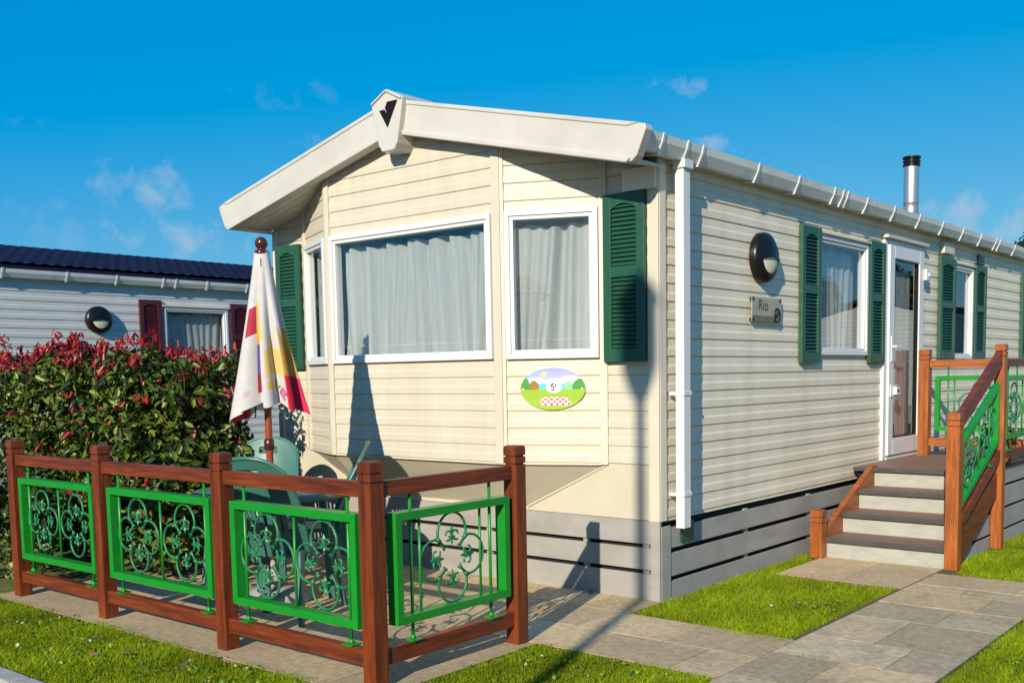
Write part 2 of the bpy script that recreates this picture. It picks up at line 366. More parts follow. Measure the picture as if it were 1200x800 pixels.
def shutter(parent,O,e,n,u0,u1,z0,z1,m,arch=True):
    mb=MB(); d0,d1=.014,.05; st=min(.062,(u1-u0)*.19); rail=.085
    zm=z0+(z1-z0)*.54
    mb.fbox(O,e,n,u0,u0+st,d0,d1,z0,z1); mb.fbox(O,e,n,u1-st,u1,d0,d1,z0,z1)
    mb.fbox(O,e,n,u0+st,u1-st,d0,d1-.001,z0,z0+rail); mb.fbox(O,e,n,u0+st,u1-st,d0,d1-.001,zm-.035,zm+.035); 
    # arched head of the louvred opening
    N_=10; a,b=u0+st,u1-st; zt=z1-rail*.75
    poly=[(a,z1),(a,zt-.035)]+[(a+(b-a)*i/N_,zt-.035+.035*math.sin(PI*i/N_)) for i in range(1,N_)]+[(b,zt-.035),(b,z1)]
    fr=lambda uu,z,d:(O[0]+e[0]*uu+n[0]*d,O[1]+e[1]*uu+n[1]*d,O[2]+z)
    mb.prism(poly,fr,d0,d1-.001)
    mb.fbox(O,e,n,u0+st,u1-st,d0,d0+.004,z0+rail,z1-rail*.6,)
    for (s0,s1) in ((z0+rail,zm-.035),(zm+.035,zt+.0)):
        k=int((s1-s0)/.0285)
        for i in range(k):
            zc=s0+(i+.5)*(s1-s0)/k
            P=lambda uu,d,z:(O[0]+e[0]*uu+n[0]*d,O[1]+e[1]*uu+n[1]*d,O[2]+z)
            h=.011; q=[]
            for uu in (u0+st,u1-st):
                q+= [P(uu,d0+.006,zc+h+.002),P(uu,d1-.010,zc-h),P(uu,d1-.006,zc-h+.003),P(uu,d0+.010,zc+h+.005)]
            mb.add(q,[(0,1,2,3),(7,6,5,4),(0,4,5,1),(1,5,6,2),(2,6,7,3),(3,7,4,0)])
    for uu in (u0+st*.5,u1-st*.5):
        for zz in (z0+.04,zm,z1-.05): mb.fbox(O,e,n,uu-.006,uu+.006,d1,d1+.004,zz-.006,zz+.006)
    return mb.build('shutter',m,parent,bevel=.0025)

def tiled_roof(parent,x0,x1,zr,y0,y1,m,slope=.238):
    # two pitches of small interlocking tiles from ridge (x mid) down to each eave
    xm=(x0+x1)/2; mb=MB()
    for sg,xe in ((1,x1),(-1,x0)):
        run=abs(xe-xm); rows=7; sub=4; ny=int((y1-y0)/.045)
        vs=[];ni=rows*(sub)+1
        rowsz=[]
        for rI in range(rows):
            for q in range(sub):
                t=(rI+q/(sub-1)*.999)/rows; lift=.022*(q/(sub-1)); rowsz.append((t,lift))
        for t,lift in rowsz:
            for j in range(ny+1):
                y=y0+(y1-y0)*j/ny
                wv=.011*math.sin(2*PI*y/.165+ (0))
                vs.append((xm+sg*run*t,y,zr-slope*run*t+lift+wv))
        R=len(rowsz)
        for i in range(R-1):
            for j in range(ny):
                a,b,c,d=i*(ny+1)+j,i*(ny+1)+j+1,(i+1)*(ny+1)+j+1,(i+1)*(ny+1)+j
                mb.f.append((len(mb.v)+a,len(mb.v)+d,len(mb.v)+c,len(mb.v)+b) if sg>0 else (len(mb.v)+a,len(mb.v)+b,len(mb.v)+c,len(mb.v)+d)); mb.m.append(0); mb.sm.append(True); mb.c.append(None)
        mb.v.extend(vs)
        # deck board below the tiles
        k=len(mb.v)
        mb.add([(xm,y0,zr-.02),(xe,y0,zr-slope*run-.02),(xe,y1,zr-slope*run-.02),(xm,y1,zr-.02),
                (xm,y0,zr-.07),(xe,y0,zr-slope*run-.07),(xe,y1,zr-slope*run-.07),(xm,y1,zr-.07)],
               [(0,1,2,3),(7,6,5,4),(0,4,5,1),(1,5,6,2),(2,6,7,3),(3,7,4,0)])
    return mb.build('roof',m,parent)

def gutter(parent,xw,y0,y1,zt,brs,m,sgn=1,pairs=()):
    mb=MB(); P=[(0,0),(0,-.10),(.072,-.107),(.106,-.045),(.118,0),(.112,0),(.099,-.043),(.068,-.101),(.006,-.095),(.006,0)]
    mb.prism([(a,b) for a,b in P],lambda a,b,d:(xw+a*sgn,d,zt+b),y0,y1)
    g=mb.build('gutter',m,parent,recalc=True)
    for y in brs:
        b=MB(); Q=[(-.012,.0),(-.012,-.105),(.070,-.113),(.105,-.042),(.122,.008),(.098,.012),(.098,0.004),(.104,.002),(.09,-.036),(.06,-.104),(.0,-.097),(0,0)]
        Q=[(-.045,-.112),(.076,-.124),(.112,-.048),(.126,.008),(.1185,.008),(.1065,-.045),(.0725,-.1075),(-.045,-.101)]
        b.prism(Q,lambda a,c,d:(xw+a*sgn,d,zt+c),y-.012,y+.012)
        b.build('bracket',M['upvc'],g,recalc=True)
    return g

# ================================================================== MAIN CARAVAN
EX=(1,0,0); NY=(0,-1,0); EY=(0,1,0); NX=(1,0,0)
RC=-1.965
zb=lambda x:3.235-.238*abs(x-RC)     # underside of the roof edge
H=thing('static_caravan','cream static caravan with bay window front, white gable and green shutters','caravan')
YE=11.0; XL=-3.93
# bay plan
B=[(-3.53,0),(-2.87,-.30),(-1.06,-.30),(-.40,0)]
def frame(a,b):
    e=V3((b[0]-a[0],b[1]-a[1],0)); l=e.length; e.normalize(); return (a[0],a[1],0),tuple(e),(e.y,-e.x,0),l
roofclip=[((RC,0,3.262),V3((.238,0,1)).normalized()),((RC,0,3.262),V3((-.238,0,1)).normalized())]
# front walls
wl=MB()
siding(wl,(XL,0,0),EX,NY,0,.40,.893,3.4)
siding(wl,(0,0,0),EX,NY,-.40,0,.893,3.4)
O1,e1,n1,l1=frame(B[0],B[1]); O2,e2,n2,l2=frame(B[1],B[2]); O3,e3,n3,l3=frame(B[2],B[3])
W1=(l1-.655,l1-.04,1.607,2.598); W2=(.05,l2-.075,1.607,2.595); W3=(.03,l3-.05,1.603,2.597)
siding(wl,O1,e1,n1,0,l1,.893,3.4,[(W1[0]+.03,W1[1]-.03,W1[2]+.03,W1[3]-.03)])
siding(wl,O2,e2,n2,0,l2,.893,3.4,[(W2[0]+.03,W2[1]-.03,W2[2]+.03,W2[3]-.03)])
siding(wl,O3,e3,n3,0,l3,.893,3.4,[(W3[0]+.03,W3[1]-.03,W3[2]+.03,W3[3]-.03)])
wl.build('front_wall',M['cream'],H,clip=roofclip)
ws=MB()
_sd=siding
def siding(*a,**k): k.setdefault('dsc',.6); return _sd(*a,**k)
WS=(2.41,3.45,1.62,2.60); DR=(3.83,4.88,.64,2.69); WN=(5.87,6.53,1.59,2.60); WF=(8.92,9.95,1.60,2.60)
siding(ws,(0,0,0),EY,NX,0,YE,.52,2.93,[(q[0]+.03,q[1]-.03,q[2]+(.03 if q is not DR else -.01),q[3]-.03) for q in (WS,DR,WN,WF)])
siding(ws,(XL,YE,0),(0,-1,0),(-1,0,0),0,YE,.52,2.93)
ws.build('side_wall',M['side'],H)
bk=MB(); siding(bk,(0,YE,0),(-1,0,0),(0,1,0),0,3.93,.52,3.4); bk.build('rear_wall',M['cream'],H,clip=roofclip)
il=MB()
il.box(XL+.03,-.20,.9,YE-.05,.60,.62); il.box(XL+.03,-.2,.9,YE-.05,2.80,2.82)
il.box(XL+.25,-.25,1.9,1.95,.62,2.8)   # partition behind the lounge
il.box(-1.3,-1.25,2.0,YE-.1,.62,2.8)
il.build('interior_lining',M['inner'],H)
# corner trims and battens
tr=MB()
tr.box(-.066,.016,-.018,.0,.525,2.90); tr.box(.0,.018,-.0,.076,.525,2.90)
tr.box(XL-.016,XL+.055,-.018,0,.525,2.76); tr.box(XL-.018,XL,0,.076,.525,2.80)
tr.box(-.0,.018,YE-.07,YE,.525,2.9)
build_each(tr,'corner_trim',M['creamtrim'],H,bevel=.004)
bt=MB()
def batten(O,e,n,u0,u1,z0,z1,d=.02): bt.fbox(O,e,n,u0,u1,-.01,d,z0,z1)
batten(O2,e2,n2,l2-.068,l2+.004,.885,3.3); batten(O2,e2,n2,-.004,.045,.885,3.3)
batten(O3,e3,n3,.0,.026,.885,3.3,.018); batten(O3,e3,n3,l3-.046,l3+.006,.885,3.3,.022)
batten(O1,e1,n1,l1-.036,l1,.885,3.3,.018); batten(O1,e1,n1,.0,.05,.885,3.3,.022)
build_each(bt,'corner_batten',M['creamtrim'],H,bevel=.003,clip=roofclip)
# lower apron: flat panel and sloping underside of the bay
ch=MB()
A=[(B[0][0],0,.893),(B[1][0],-.305,.893),(B[2][0],-.305,.893),(B[3][0],0,.893)]
D0=(-2.83,-.004,.555); D1=(-1.10,-.004,.555)
ch.add([A[1],A[2],D1,D0],[(0,3,2,1)]); ch.add([A[2],A[3],D1],[(0,2,1)]); ch.add([A[0],A[1],D0],[(0,2,1)])
ch.add([(B[3][0],-.004,.893),(-.06,-.004,.893),(-.06,-.004,.53),(-1.10,-.004,.53),(-1.10,-.004,.555)],[(0,4,3,2,1)])
ch.add([(XL+.05,-.004,.893),(B[0][0],-.004,.893),(-2.83,-.004,.555),(-2.83,-.004,.53),(XL+.05,-.004,.53)],[(0,4,3,2,1)])
ch.add([(-2.83,-.004,.555),(-1.1,-.004,.555),(-1.1,-.004,.53),(-2.83,-.004,.53)],[(0,3,2,1)])
ch.build('bay_underside',M['chin'],H,recalc=False)
et=MB(); et.beam((A[3][0]-.005,-.006,.884),(D1[0]+.0,-.010,.556),.014,.010); et.beam((A[0][0]+.005,-.006,.884),(D0[0],-.010,.556),.014,.010)
et.beam((A[2][0],-.308,.889),(A[3][0],-.006,.889),.01,.014); et.beam((A[1][0],-.309,.889),(A[2][0],-.309,.889),.01,.014); et.beam((A[0][0],-.006,.889),(A[1][0],-.308,.889),.01,.014)
et.build('edge_bead',M['creamtrim'],H)
# windows
window(H,O2,e2,n2,*W2,seed=3,drape=[(W2[0]+.05,W2[0]+.17),(W2[1]-.12,W2[1]-.05)])
window(H,O3,e3,n3,*W3,seed=5,drape=[(W3[1]-.13,W3[1]-.05)])
window(H,O1,e1,n1,*W1,seed=8)
window(H,(0,0,0),EY,NX,*WS,seed=12,amp=.008,drape=[(WS[0]+.07,WS[0]+.50),(WS[1]-.55,WS[1]-.06)])
window(H,(0,0,0),EY,NX,*WN,seed=15,net=False,drape=[(WN[0]+.05,WN[0]+.25)])
window(H,(0,0,0),EY,NX,*WF,seed=17)
for q,cv in ((WS,0),(WN,1)):
    d=MB(); d.fbox((0,0,0),EY,NX,q[0]-.03,q[1]+.03,0,.05,q[3]+.003,q[3]+.022); d.build('drip_strip',M['creamtrim'],H,bevel=.004)
d=MB(); d.fbox((0,0,0),EY,NX,DR[0]-.03,DR[1]+.03,0,.075,DR[3]+.003,DR[3]+.035); d.build('drip_strip',M['creamtrim'],H,bevel=.006)
# shutters
shutter(H,(0,0,0),EX,NY,-.392,-.070,1.572,2.655,M['shutter'])
shutter(H,(XL,0,0),EX,NY,.058,.375,1.575,2.63,M['shutter'])
for (a,b) in ((2.045,2.40),(3.462,3.815),(5.36,5.85),(6.55,6.97),(8.53,8.9),(9.97,10.35)):
    shutter(H,(0,0,0),EY,NX,a,b,1.557 if a<5 else 1.59,2.64,M['shutter'])
# door
df=MB(); o=(0,0,0)
df.fbox(o,EY,NX,DR[0],DR[0]+.075,-.05,.034,DR[2],DR[3]); df.fbox(o,EY,NX,DR[1]-.05,DR[1],-.05,.034,DR[2],DR[3]); df.fbox(o,EY,NX,DR[0]+.075,DR[1]-.05,-.05,.034,DR[3]-.04,DR[3])
df.fbox(o,EY,NX,DR[0]+.075,DR[1]-.05,-.05,.04,DR[2],DR[2]+.03)
df.build('door_frame',M['upvc'],H,bevel=.004)
ds=MB(); a0,a1,c0,c1=DR[0]+.085,DR[1]-.045,DR[2]+.04,DR[3]-.047
ds.fbox(o,EY,NX,a0,a0+.125,-.01,.052,c0,c1); ds.fbox(o,EY,NX,a1-.125,a1,-.01,.052,c0,c1)
ds.fbox(o,EY,NX,a0+.125,a1-.125,-.01,.052,c0,c0+.16); ds.fbox(o,EY,NX,a0+.125,a1-.125,-.01,.052,c1-.12,c1)
dr=ds.build('door',M['upvc'],H,bevel=.006)
bd=MB()
bd.fbox(o,EY,NX,a0+.125,a0+.137,-.01,.04,c0+.16,c1-.12,); bd.fbox(o,EY,NX,a1-.137,a1-.125,-.01,.04,c0+.16,c1-.12)
bd.fbox(o,EY,NX,a0+.137,a1-.137,-.01,.04,c0+.16,c0+.172); bd.fbox(o,EY,NX,a0+.137,a1-.137,-.01,.04,c1-.132,c1-.12)
bd.build('glazing_seal',M['black'],dr)
g=MB(); g.add([(.02,a0+.12,c0+.15),(.02,a1-.12,c0+.15),(.02,a1-.12,c1-.11),(.02,a0+.12,c1-.11)],[(0,1,2,3)]); g.build('pane',M['glass'],dr)
curtain(o,EY,NX,a0+.13,a1-.12,c0+.17,c1-.2,.05,.003,30,31,'net_curtain',M['net'],dr,hem=False)
hd=MB(); hd.fbox(o,EY,NX,a0+.035,a0+.075,.052,.062,1.56,1.80); hd.fbox(o,EY,NX,a0+.045,a0+.065,.062,.10,1.695,1.715); hd.fbox(o,EY,NX,a0+.045,a0+.20,.09,.105,1.692,1.716)
hd.build('handle',M['upvc'],dr,bevel=.004)
lk=MB(); lk.fbox(o,EY,NX,a0+.03,a0+.20,.052,.062,1.235,1.345); lk.fbox(o,EY,NX,a0+.09,a0+.18,.062,.095,1.255,1.325); lk.fbox(o,EY,NX,a0+.115,a0+.16,.095,.097,1.275,1.305,1); lk.build('lock_box',[M['upvc'],M['black']],dr,bevel=.005)
for zz in (.95,1.63,2.42):
    h=MB(); h.fbox(o,EY,NX,a1-.02,a1+.085,.052,.085,zz-.055,zz+.055); h.fbox(o,EY,NX,a1+.02,a1+.05,.085,.1,zz-.02,zz+.02); h.build('hinge',M['upvc'],dr,bevel=.006)
# roof, fascia, soffit, emblem
tiled_roof(H,-4.0,.07,3.40,-.36,YE+.25,M['roofgrey'])
rf_t=lambda dx:3.475-.238*dx
rf_b=lambda dx:3.235-.238*dx
fa=MB()
for sg in (1,-1):
    poly=[(0,rf_b(0)),(2.005,rf_b(2.005)),(2.055,rf_b(2.055)+.012),(2.09,rf_b(2.09)+.05),(2.155,rf_t(2.155)-.03),(2.15,rf_t(2.15)),(0,rf_t(0))]
    if sg<0: poly=[(-a,b) for a,b in reversed(poly)]
    fa.prism(poly,lambda a,b,d:(RC+a,-d,b),.34,.42)
    for (o0,o1,pr_) in ((.0,.032,.434),(.215,.242,.428)):
        q=[(0,rf_b(0)+o0-.002),(2.02,rf_b(2.02)+o0-.002),(2.05+.06*(o0>.1),rf_b(2.05+.06*(o0>.1))+o1),(0,rf_b(0)+o1)]
        if sg<0: q=[(-a,b) for a,b in reversed(q)]
        fa.prism(q,lambda a,b,d:(RC+a,-d,b),.41,pr_)
fa.build('fascia',M['fascia'],H,bevel=.006,seg=2)
sf=MB()
for k in range(4):
    y0=-.34+k*.085
    for sg in (1,-1):
        q=[(.0,rf_b(0)+.022),(2.03,rf_b(2.03)+.022),(2.03,rf_b(2.03)+.04),(0,rf_b(0)+.04)]
        if sg<0: q=[(-a,b) for a,b in reversed(q)]
        sf.prism(q,lambda a,b,d:(RC+a,d,b),y0,y0+.08) if False else sf.prism(q,lambda a,b,d:(RC+a,-d,b),-(y0+.08),-y0)
for x0,x1 in ((.018,.05),(-4.06,XL-.02)): sf.box(x0,x1,.02,YE+.2,2.905-.02,2.915-.02) if x0>0 else sf.box(x0,x1,-.33,YE+.2,2.765,2.775)
sf.build('soffit',M['soffit'],H)
wp=MB(); wp.box(-.24,.012,-.045,-.02,2.66,2.80); wp.box(.0,.022,.08,YE,2.845,2.875)
wp.build('wall_plate',M['soffit'],H,bevel=.004)
em=MB(); hx=[(0,3.535),(-.16,3.458),(-.155,3.42),(-.095,3.15),(-.06,3.105),(.06,3.105),(.095,3.15),(.155,3.42),(.16,3.458)]
em.prism(hx,lambda a,b,d:(RC+a,-d,b),.02,.47)
for sg in (1,-1): em.beam((RC,-.474,3.524),(RC+sg*.155,-.474,3.447),.016,.022,up=(0,-1,0))
emo=em.build('gable_shield',M['fascia'],H,bevel=.014,seg=3)
ev=MB(); off=RC+.02
vp=[(-.094,3.394),(-.041,3.394),(-.006,3.350),(-.033,3.404),(-.010,3.444),(.094,3.442),(-.013,3.267)]
vp=[(a+.02,b) for a,b in vp][::-1]
ev.prism(vp,lambda a,b,d:(RC+a,-d,b),.469,.476)
tag(ev.build('emblem',M['vblack'],emo),'black tick shaped emblem')
# gutters
brs=[-.17,.12,.31,1.09,1.74,2.40,2.57,2.66,3.08,3.72,4.38,5.05,5.70,6.33,6.90,7.05,7.69,8.3,8.95,9.6,10.2]
gutter(H,.045,-.34,YE+.15,2.945,brs,M['gutter'])
gutter(H,-3.952,-.34,YE+.15,2.935,[0,1,2,3,4,5],M['gutter'],sgn=-1)
dp=MB(); dp.box(.058,.122,.118,.205,.475,2.84); dp.box(.05,.14,.105,.218,2.79,2.845)
do=dp.build('downpipe',M['upvc'],H,bevel=.005)
for zz in (.70,1.36):
    c=MB(); c.box(.018,.058,.10,.125,zz-.012,zz+.012); c.box(.052,.128,.112,.211,zz-.014,zz+.014); c.build('pipe_clip',M['upvc'],do,bevel=.003)
# flue
fl=MB(); c=(-.75,6.70,0)
fl.lathe([(.095,3.0),(.095,3.30),(.086,3.31),(.086,3.42),(.090,3.425),(.090,3.44),(.086,3.445),(.086,3.84)],c,28)
fo=fl.build('flue_pipe',M['steel'],H)
cp=MB(); cp.lathe([(.088,3.84),(.1,3.85),(.1,3.865),(.088,3.87),(.088,3.885),(.1,3.89),(.1,3.905),(.088,3.91),(.088,3.925),(.102,3.93),(.102,3.955),(.0,3.96)],c,28); cp.build('flue_cap',M['black'],fo)
vt=MB()
for k in range(3): vt.fbox((0,0,0),EY,NX,6.70+k*.0,6.92,.013,.03,2.66+k*.04,2.685+k*.04)
vt.build('vent_grille',M['black'],H)
gi=MB(); gi.fbox((0,0,0),EY,NX,5.42,5.75,.0,.06,2.68,2.80); gi.fbox((0,0,0),EY,NX,5.5,5.55,.0,.03,2.8,2.92); gi.build('cable_box',M['creamtrim'],H,bevel=.01)
# skirting
sk=MB()
for (z0,z1) in ((.372,.527),(.200,.345),(-.02,.172)): sk.box(XL+.02,-.045,-.012,.006,z0,z1)
sk.build('skirting_board',M['grey'],H,bevel=.002)
sk=MB()
for (z0,z1) in ((.335,.472),(.145,.300),(-.02,.112)): sk.box(-.008,.012,.125,3.2,z0,z1); sk.box(-.008,.012,3.2,YE,z0,z1)
sk.build('skirting_board',M['grey'],H,bevel=.002)
sk=MB(); sk.box(-.055,.016,-.016,.006,-.02,.527); sk.box(.006,.018,.008,.120,-.02,.49); sk.build('skirting_corner',M['grey'],H,bevel=.002)
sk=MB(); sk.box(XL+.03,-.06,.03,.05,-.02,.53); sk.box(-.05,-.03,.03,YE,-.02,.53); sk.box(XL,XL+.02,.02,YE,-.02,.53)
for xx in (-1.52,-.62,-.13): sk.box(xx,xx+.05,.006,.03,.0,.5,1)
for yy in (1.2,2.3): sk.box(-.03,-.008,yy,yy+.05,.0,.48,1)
sk.build('skirting_shade_backing',[M['shadeblack'],M['grey']],H)  # black boxes paint the shade behind the board gaps; the grey studs are real
gb=MB(); gb.box(.012,.03,.24,.40,.36,.50); gb.build('drain_cover',mat('dark_green_plastic',(.01,.06,.025),.4,.1),H,bevel=.004)

# ------------------------------------------------------------------ things fixed to the caravan wall
def bulkhead(loc,label,R=.185):
    t=thing('wall_lamp',label,'lamp',loc,0,'round wall lamps on the caravans')
    mb=MB(); n=40; prof=[(R,.0),(R,.035),(R*.95,.057),(R*.80,.074),(R*.62,.080)]
    fr=lambda rr,a,d:(loc[0]+d,loc[1]+rr*math.cos(a),loc[2]+rr*math.sin(a))
    vs=[fr(rr,2*PI*k/n,d) for rr,d in prof for k in range(n)]
    mb.add(vs,[(i*n+k,i*n+(k+1)%n,(i+1)*n+(k+1)%n,(i+1)*n+k) for i in range(len(prof)-1) for k in range(n)],0,True)
    # eyelid covering the upper half
    for pr_ in (0,):
        a=[]; m=16; q=[(R*.80,.074),(R*.62,.094),(R*.4,.104),(R*.15,.109),(0,.11)]
        lo=-.16
        for rr,d in q:
            for k in range(m+1):
                an=lo+(PI-2*lo)*k/m if rr>0 else 0; a.append(fr(rr,an,d))
        mb.add(a,[(i*(m+1)+k,i*(m+1)+k+1,(i+1)*(m+1)+k+1,(i+1)*(m+1)+k) for i in range(len(q)-1) for k in range(m)],0,True)
    mb.build('lamp_body',M['black'],t,recalc=True)
    d=MB(); a=[]; q=[(R*.79,.066),(R*.6,.082),(R*.4,.091),(R*.2,.095),(0.001,.096)]; m=32
    for rr,dd in q:
        for k in range(m): a.append(fr(rr,2*PI*k/m,dd))
    d.add(a,[(i*m+k,i*m+(k+1)%m,(i+1)*m+(k+1)%m,(i+1)*m+k) for i in range(len(q)-1) for k in range(m)],0,True)
    d.build('diffuser',M['diff'],t); return t
bulkhead((.013,1.40,2.33),'round black eyelid lamp on the cream side wall above the clear name sign')

def text_mb(mb,txt,size,fr,depth=.003,mi=0,bold=0):
    cu=bpy.data.curves.new('lettering','FONT'); cu.body=txt; cu.size=size; cu.offset=bold; cu.resolution_u=3
    ob=bpy.data.objects.new('lettering',cu); me=bpy.data.meshes.new_from_object(ob)
    vs=[fr(v.co.x,v.co.y,depth) for v in me.vertices]; mb.add(vs,[tuple(p.vertices) for p in me.polygons],mi)
    bpy.data.objects.remove(ob); bpy.data.curves.remove(cu); bpy.data.meshes.remove(me)

ns=thing('name_sign','small clear rectangular sign reading Rio on the side wall below the black lamp','sign',(.014,1.45,1.86))
mb=MB(); mb.box(.03,.036,1.22,1.70,1.86,2.04); mb.build('sign_plate',M['acry'],ns,bevel=.002)
mb=MB(); fr=lambda a,b,d:(.036+d,1.22+a,1.86+b)
text_mb(mb,'Rio',.115,lambda a,b,d:fr(a+.10,b+.085,d),.002)
mb.build('lettering',mat('sign_ink',(.03,.03,.028),.5),ns)
mb=MB(); mb.tube([fr(.405+.042*math.cos(t),.055+.05*math.sin(t),.004) for t in [2*PI*k/24 for k in range(24)]],.006,6,closed=True); mb.beam(fr(.385,.06,.004),fr(.40,.035,.004),.008,.006,up=(1,0,0)); mb.beam(fr(.40,.035,.004),fr(.425,.08,.004),.008,.006,up=(1,0,0)); mb.build('roundel',M['black'],ns)
mb=MB()
for a,b in ((.015,.165),(.455,.165),(.015,.015),(.36,.015)): mb.box(.014,.042,1.22+a-.012,1.22+a+.012,1.86+b-.012,1.86+b+.012)
build_each(mb,'fixing',M['black'],ns,bevel=.003)
mb=MB(); mb.box(.036,.0375,1.225,1.60,1.862,1.905); mb.build('printed_band',mat('olive_band',(.13,.115,.06),.4,.2),ns)

# number plaque on the right bay panel
c=(-.738,-.166,1.40); pl=thing('number_plaque','oval picture plaque with a number on the cream wall under the right bay window','plaque',c)
def Pp(a,b,d):
    u_=.352+a; return (O3[0]+e3[0]*u_+n3[0]*(.014+d),O3[1]+e3[1]*u_+n3[1]*(.014+d),1.399+b)
def pcol(a,b):
    # a,b metres in the oval (.225 x .142)
    x=a/.225; y=b/.142
    sky=(.28,.30,.78); 
    g=(.26,.42,.02)
    def el(cx,cy,rx,ry): return ((x-cx)/rx)**2+((y-cy)/ry)**2<1
    if el(-.27,.70,.075,.12): return (.9,.55,.08)
    if y<-.02:
        c=g if y>-.55 else (.30,.44,.03)
        xx=x+.25*(y+.5)*.6
        if -.78<y<-.40 and -.42+ (y+.78)*.25<x<.58-(y+.78)*.3:
            k=(int((x+1)*11)+int((y+1)*9))%2; c=(.80,.78,.76) if k else (.80,.10,.09)
        return c
    if el(-.95,.0,.26,.62) : return (.05,.26,.03)
    if el(.86,-.02,.26,.50): return (.05,.26,.03)
    if el(-.58,.04,.16,.36): return (.32,.14,.02)
    if el(.48,.12,.10,.26): return (.28,.62,.22)
    if y<.26 : return (.10,.50,.70)
    if el(.55,.42,.32,.20) or el(-.5,.38,.28,.16) or el(.15,.36,.35,.14): return (.70,.68,.82)
    if y<.42: return (.55,.55,.80)
    return (.28+.2*(1-y),.30+.2*(1-y),.78)
mb=MB(); nr,ns_=56,150
V=[[ (.225*(i/nr)*math.cos(2*PI*k/ns_),.142*(i/nr)*math.sin(2*PI*k/ns_)) for k in range(ns_)] for i in range(nr+1)]
for i in range(nr):
    for k in range(ns_):
        q=[V[i][k],V[i][(k+1)%ns_],V[i+1][(k+1)%ns_],V[i+1][k]]; ca=sum(p[0] for p in q)/4; cb=sum(p[1] for p in q)/4
        o_=len(mb.v)
        mb.add([Pp(p[0],p[1],.006) for p in q],[(0,3,2,1)],0,False,pcol(ca,cb))
k=ns_; mb.add([Pp(p[0],p[1],.006) for p in V[nr]]+[Pp(p[0],p[1],.0) for p in V[nr]],[(i,(i+1)%k,k+(i+1)%k,k+i) for i in range(k)],0,False,(.7,.7,.7))
mb.build('plaque_board',M['print'],pl,recalc=True)
mb=MB(); mb.add([Pp(.010+.056*math.cos(2*PI*k/40),.012+.040*math.sin(2*PI*k/40),.0075) for k in range(40)],[tuple(range(40))]); mb.build('number_oval',mat('white_print',(.78,.78,.76),.4,.02),pl,recalc=True)
mb=MB()
def strokes(lines,w,d=.0095):
    for ln in lines:
        for p,q in zip(ln,ln[1:]): mb.beam(Pp(*p,d),Pp(*q,d),.002,w,up=n3) if False else mb.beam(Pp(p[0],p[1],d),Pp(q[0],q[1],d),w,.002,up=n3)
strokes([[(.014,.034),(-.006,.032),(-.008,.014),(.004,.018),(.011,.010),(.009,-.002),(-.002,-.009),(-.010,-.006)],[(.023,.032),(.022,.012)]],.007)
mb.build('numerals',M['vblack'],pl)
mb=MB()
for a in (-.207,.203): mb.add([Pp(a+.007*math.cos(2*PI*k/12),.007*math.sin(2*PI*k/12),.0075) for k in range(12)],[tuple(range(12))])
mb.build('screw',M['upvc'],pl,recalc=True)

# ================================================================== NEIGHBOUR CARAVAN
def neighbour(label,loc,rz,full=True):
    # local: +X side at x=0, long side along y
    t=thing('static_caravan',label,'caravan',(0,0,0),0,'static caravans on the neighbouring pitches')
    y0,y1=-4.5,7.5; mb=MB()
    wy=(2.55,3.61,1.58,2.54)
    siding(mb,(0,0,0),EY,NX,y0,y1,.5,2.93,[(wy[0]+.03,wy[1]-.03,wy[2]+.03,wy[3]-.03)])
    siding(mb,(-3.9,y1,0),(0,-1,0),(-1,0,0),0,y1-y0,.5,2.93)
    mb.build('side_wall',nb_m,t)
    mb=MB(); siding(mb,(-3.9,y0,0),EX,NY,0,3.9,.5,3.4); siding(mb,(0,y1,0),(-1,0,0),(0,1,0),0,3.9,.5,3.4)
    mb.build('end_wall',nb_m,t,clip=[((-1.95,0,3.3),V3((.238,0,1)).normalized()),((-1.95,0,3.3),V3((-.238,0,1)).normalized())])
    mb=MB(); mb.box(-3.8,-.1,y0+.1,y1-.1,.58,.6); mb.box(-3.8,-.1,y0+.1,y1-.1,2.84,2.86); mb.box(-1.2,-1.15,y0+.1,y1-.1,.6,2.84); mb.build('interior_lining',M['inner'],t)
    mb=MB(); mb.box(-3.9,-.0,y0,y1,.0,.49); mb.build('skirting',M['grey'],t)
    tiled_roof(t,-3.97,.07,3.475,y0-.2,y1+.2,M['roofblue'])
    gutter(t,.022,y0-.1,y1+.1,2.925,[.29-4+i*.0 for i in ()]+[-3.2,-2.4,-1.6,-.6,.29,1.12,1.81,2.51,2.71,3.22,3.91,4.6,5.3,6.0,6.7],M['gutter'])
    window(t,(0,0,0),EY,NX,*wy,seed=41,amp=.008,drape=[(wy[1]-.5,wy[1]-.08)])
    d=MB(); d.fbox((0,0,0),EY,NX,wy[0]-.03,wy[1]+.03,0,.05,wy[3]+.003,wy[3]+.03); d.build('drip_strip',M['creamtrim'],t,bevel=.004)
    for a,b in ((2.17,2.51),(3.66,4.02)): shutter(t,(0,0,0),EY,NX,a,b,1.54,2.63,M['burg'])
    mb=MB(); mb.fbox((0,0,0),EY,NX,y0,y0+.07,0,.018,.5,2.9); mb.fbox((0,0,0),EY,NX,y1-.07,y1,0,.018,.5,2.9); mb.build('corner_trim',nb_m,t)
    mb=MB(); mb.box(-4.1,.18,y0-.24,y0-.2,2.70,2.94)
    t.location=loc; t.rotation_euler=(0,0,rz); return t
nb_m=mat('pale_grey_cladding',(.52,.54,.52),.5,.06,3,col2=(.42,.43,.41),var2=.5)
N1=neighbour('pale grey static caravan with navy tiled roof and burgundy shutters behind the hedge',(-9.95,0,0),0)
N2=dup(N1,(-3.2,-12.2,0),(0,0,PI/2),'static caravan across the road mirrored in the small bay window glass')
N3=dup(N1,(5.4,30,0),(0,0,PI),'static caravan on the pitch to the right mirrored in the side windows')
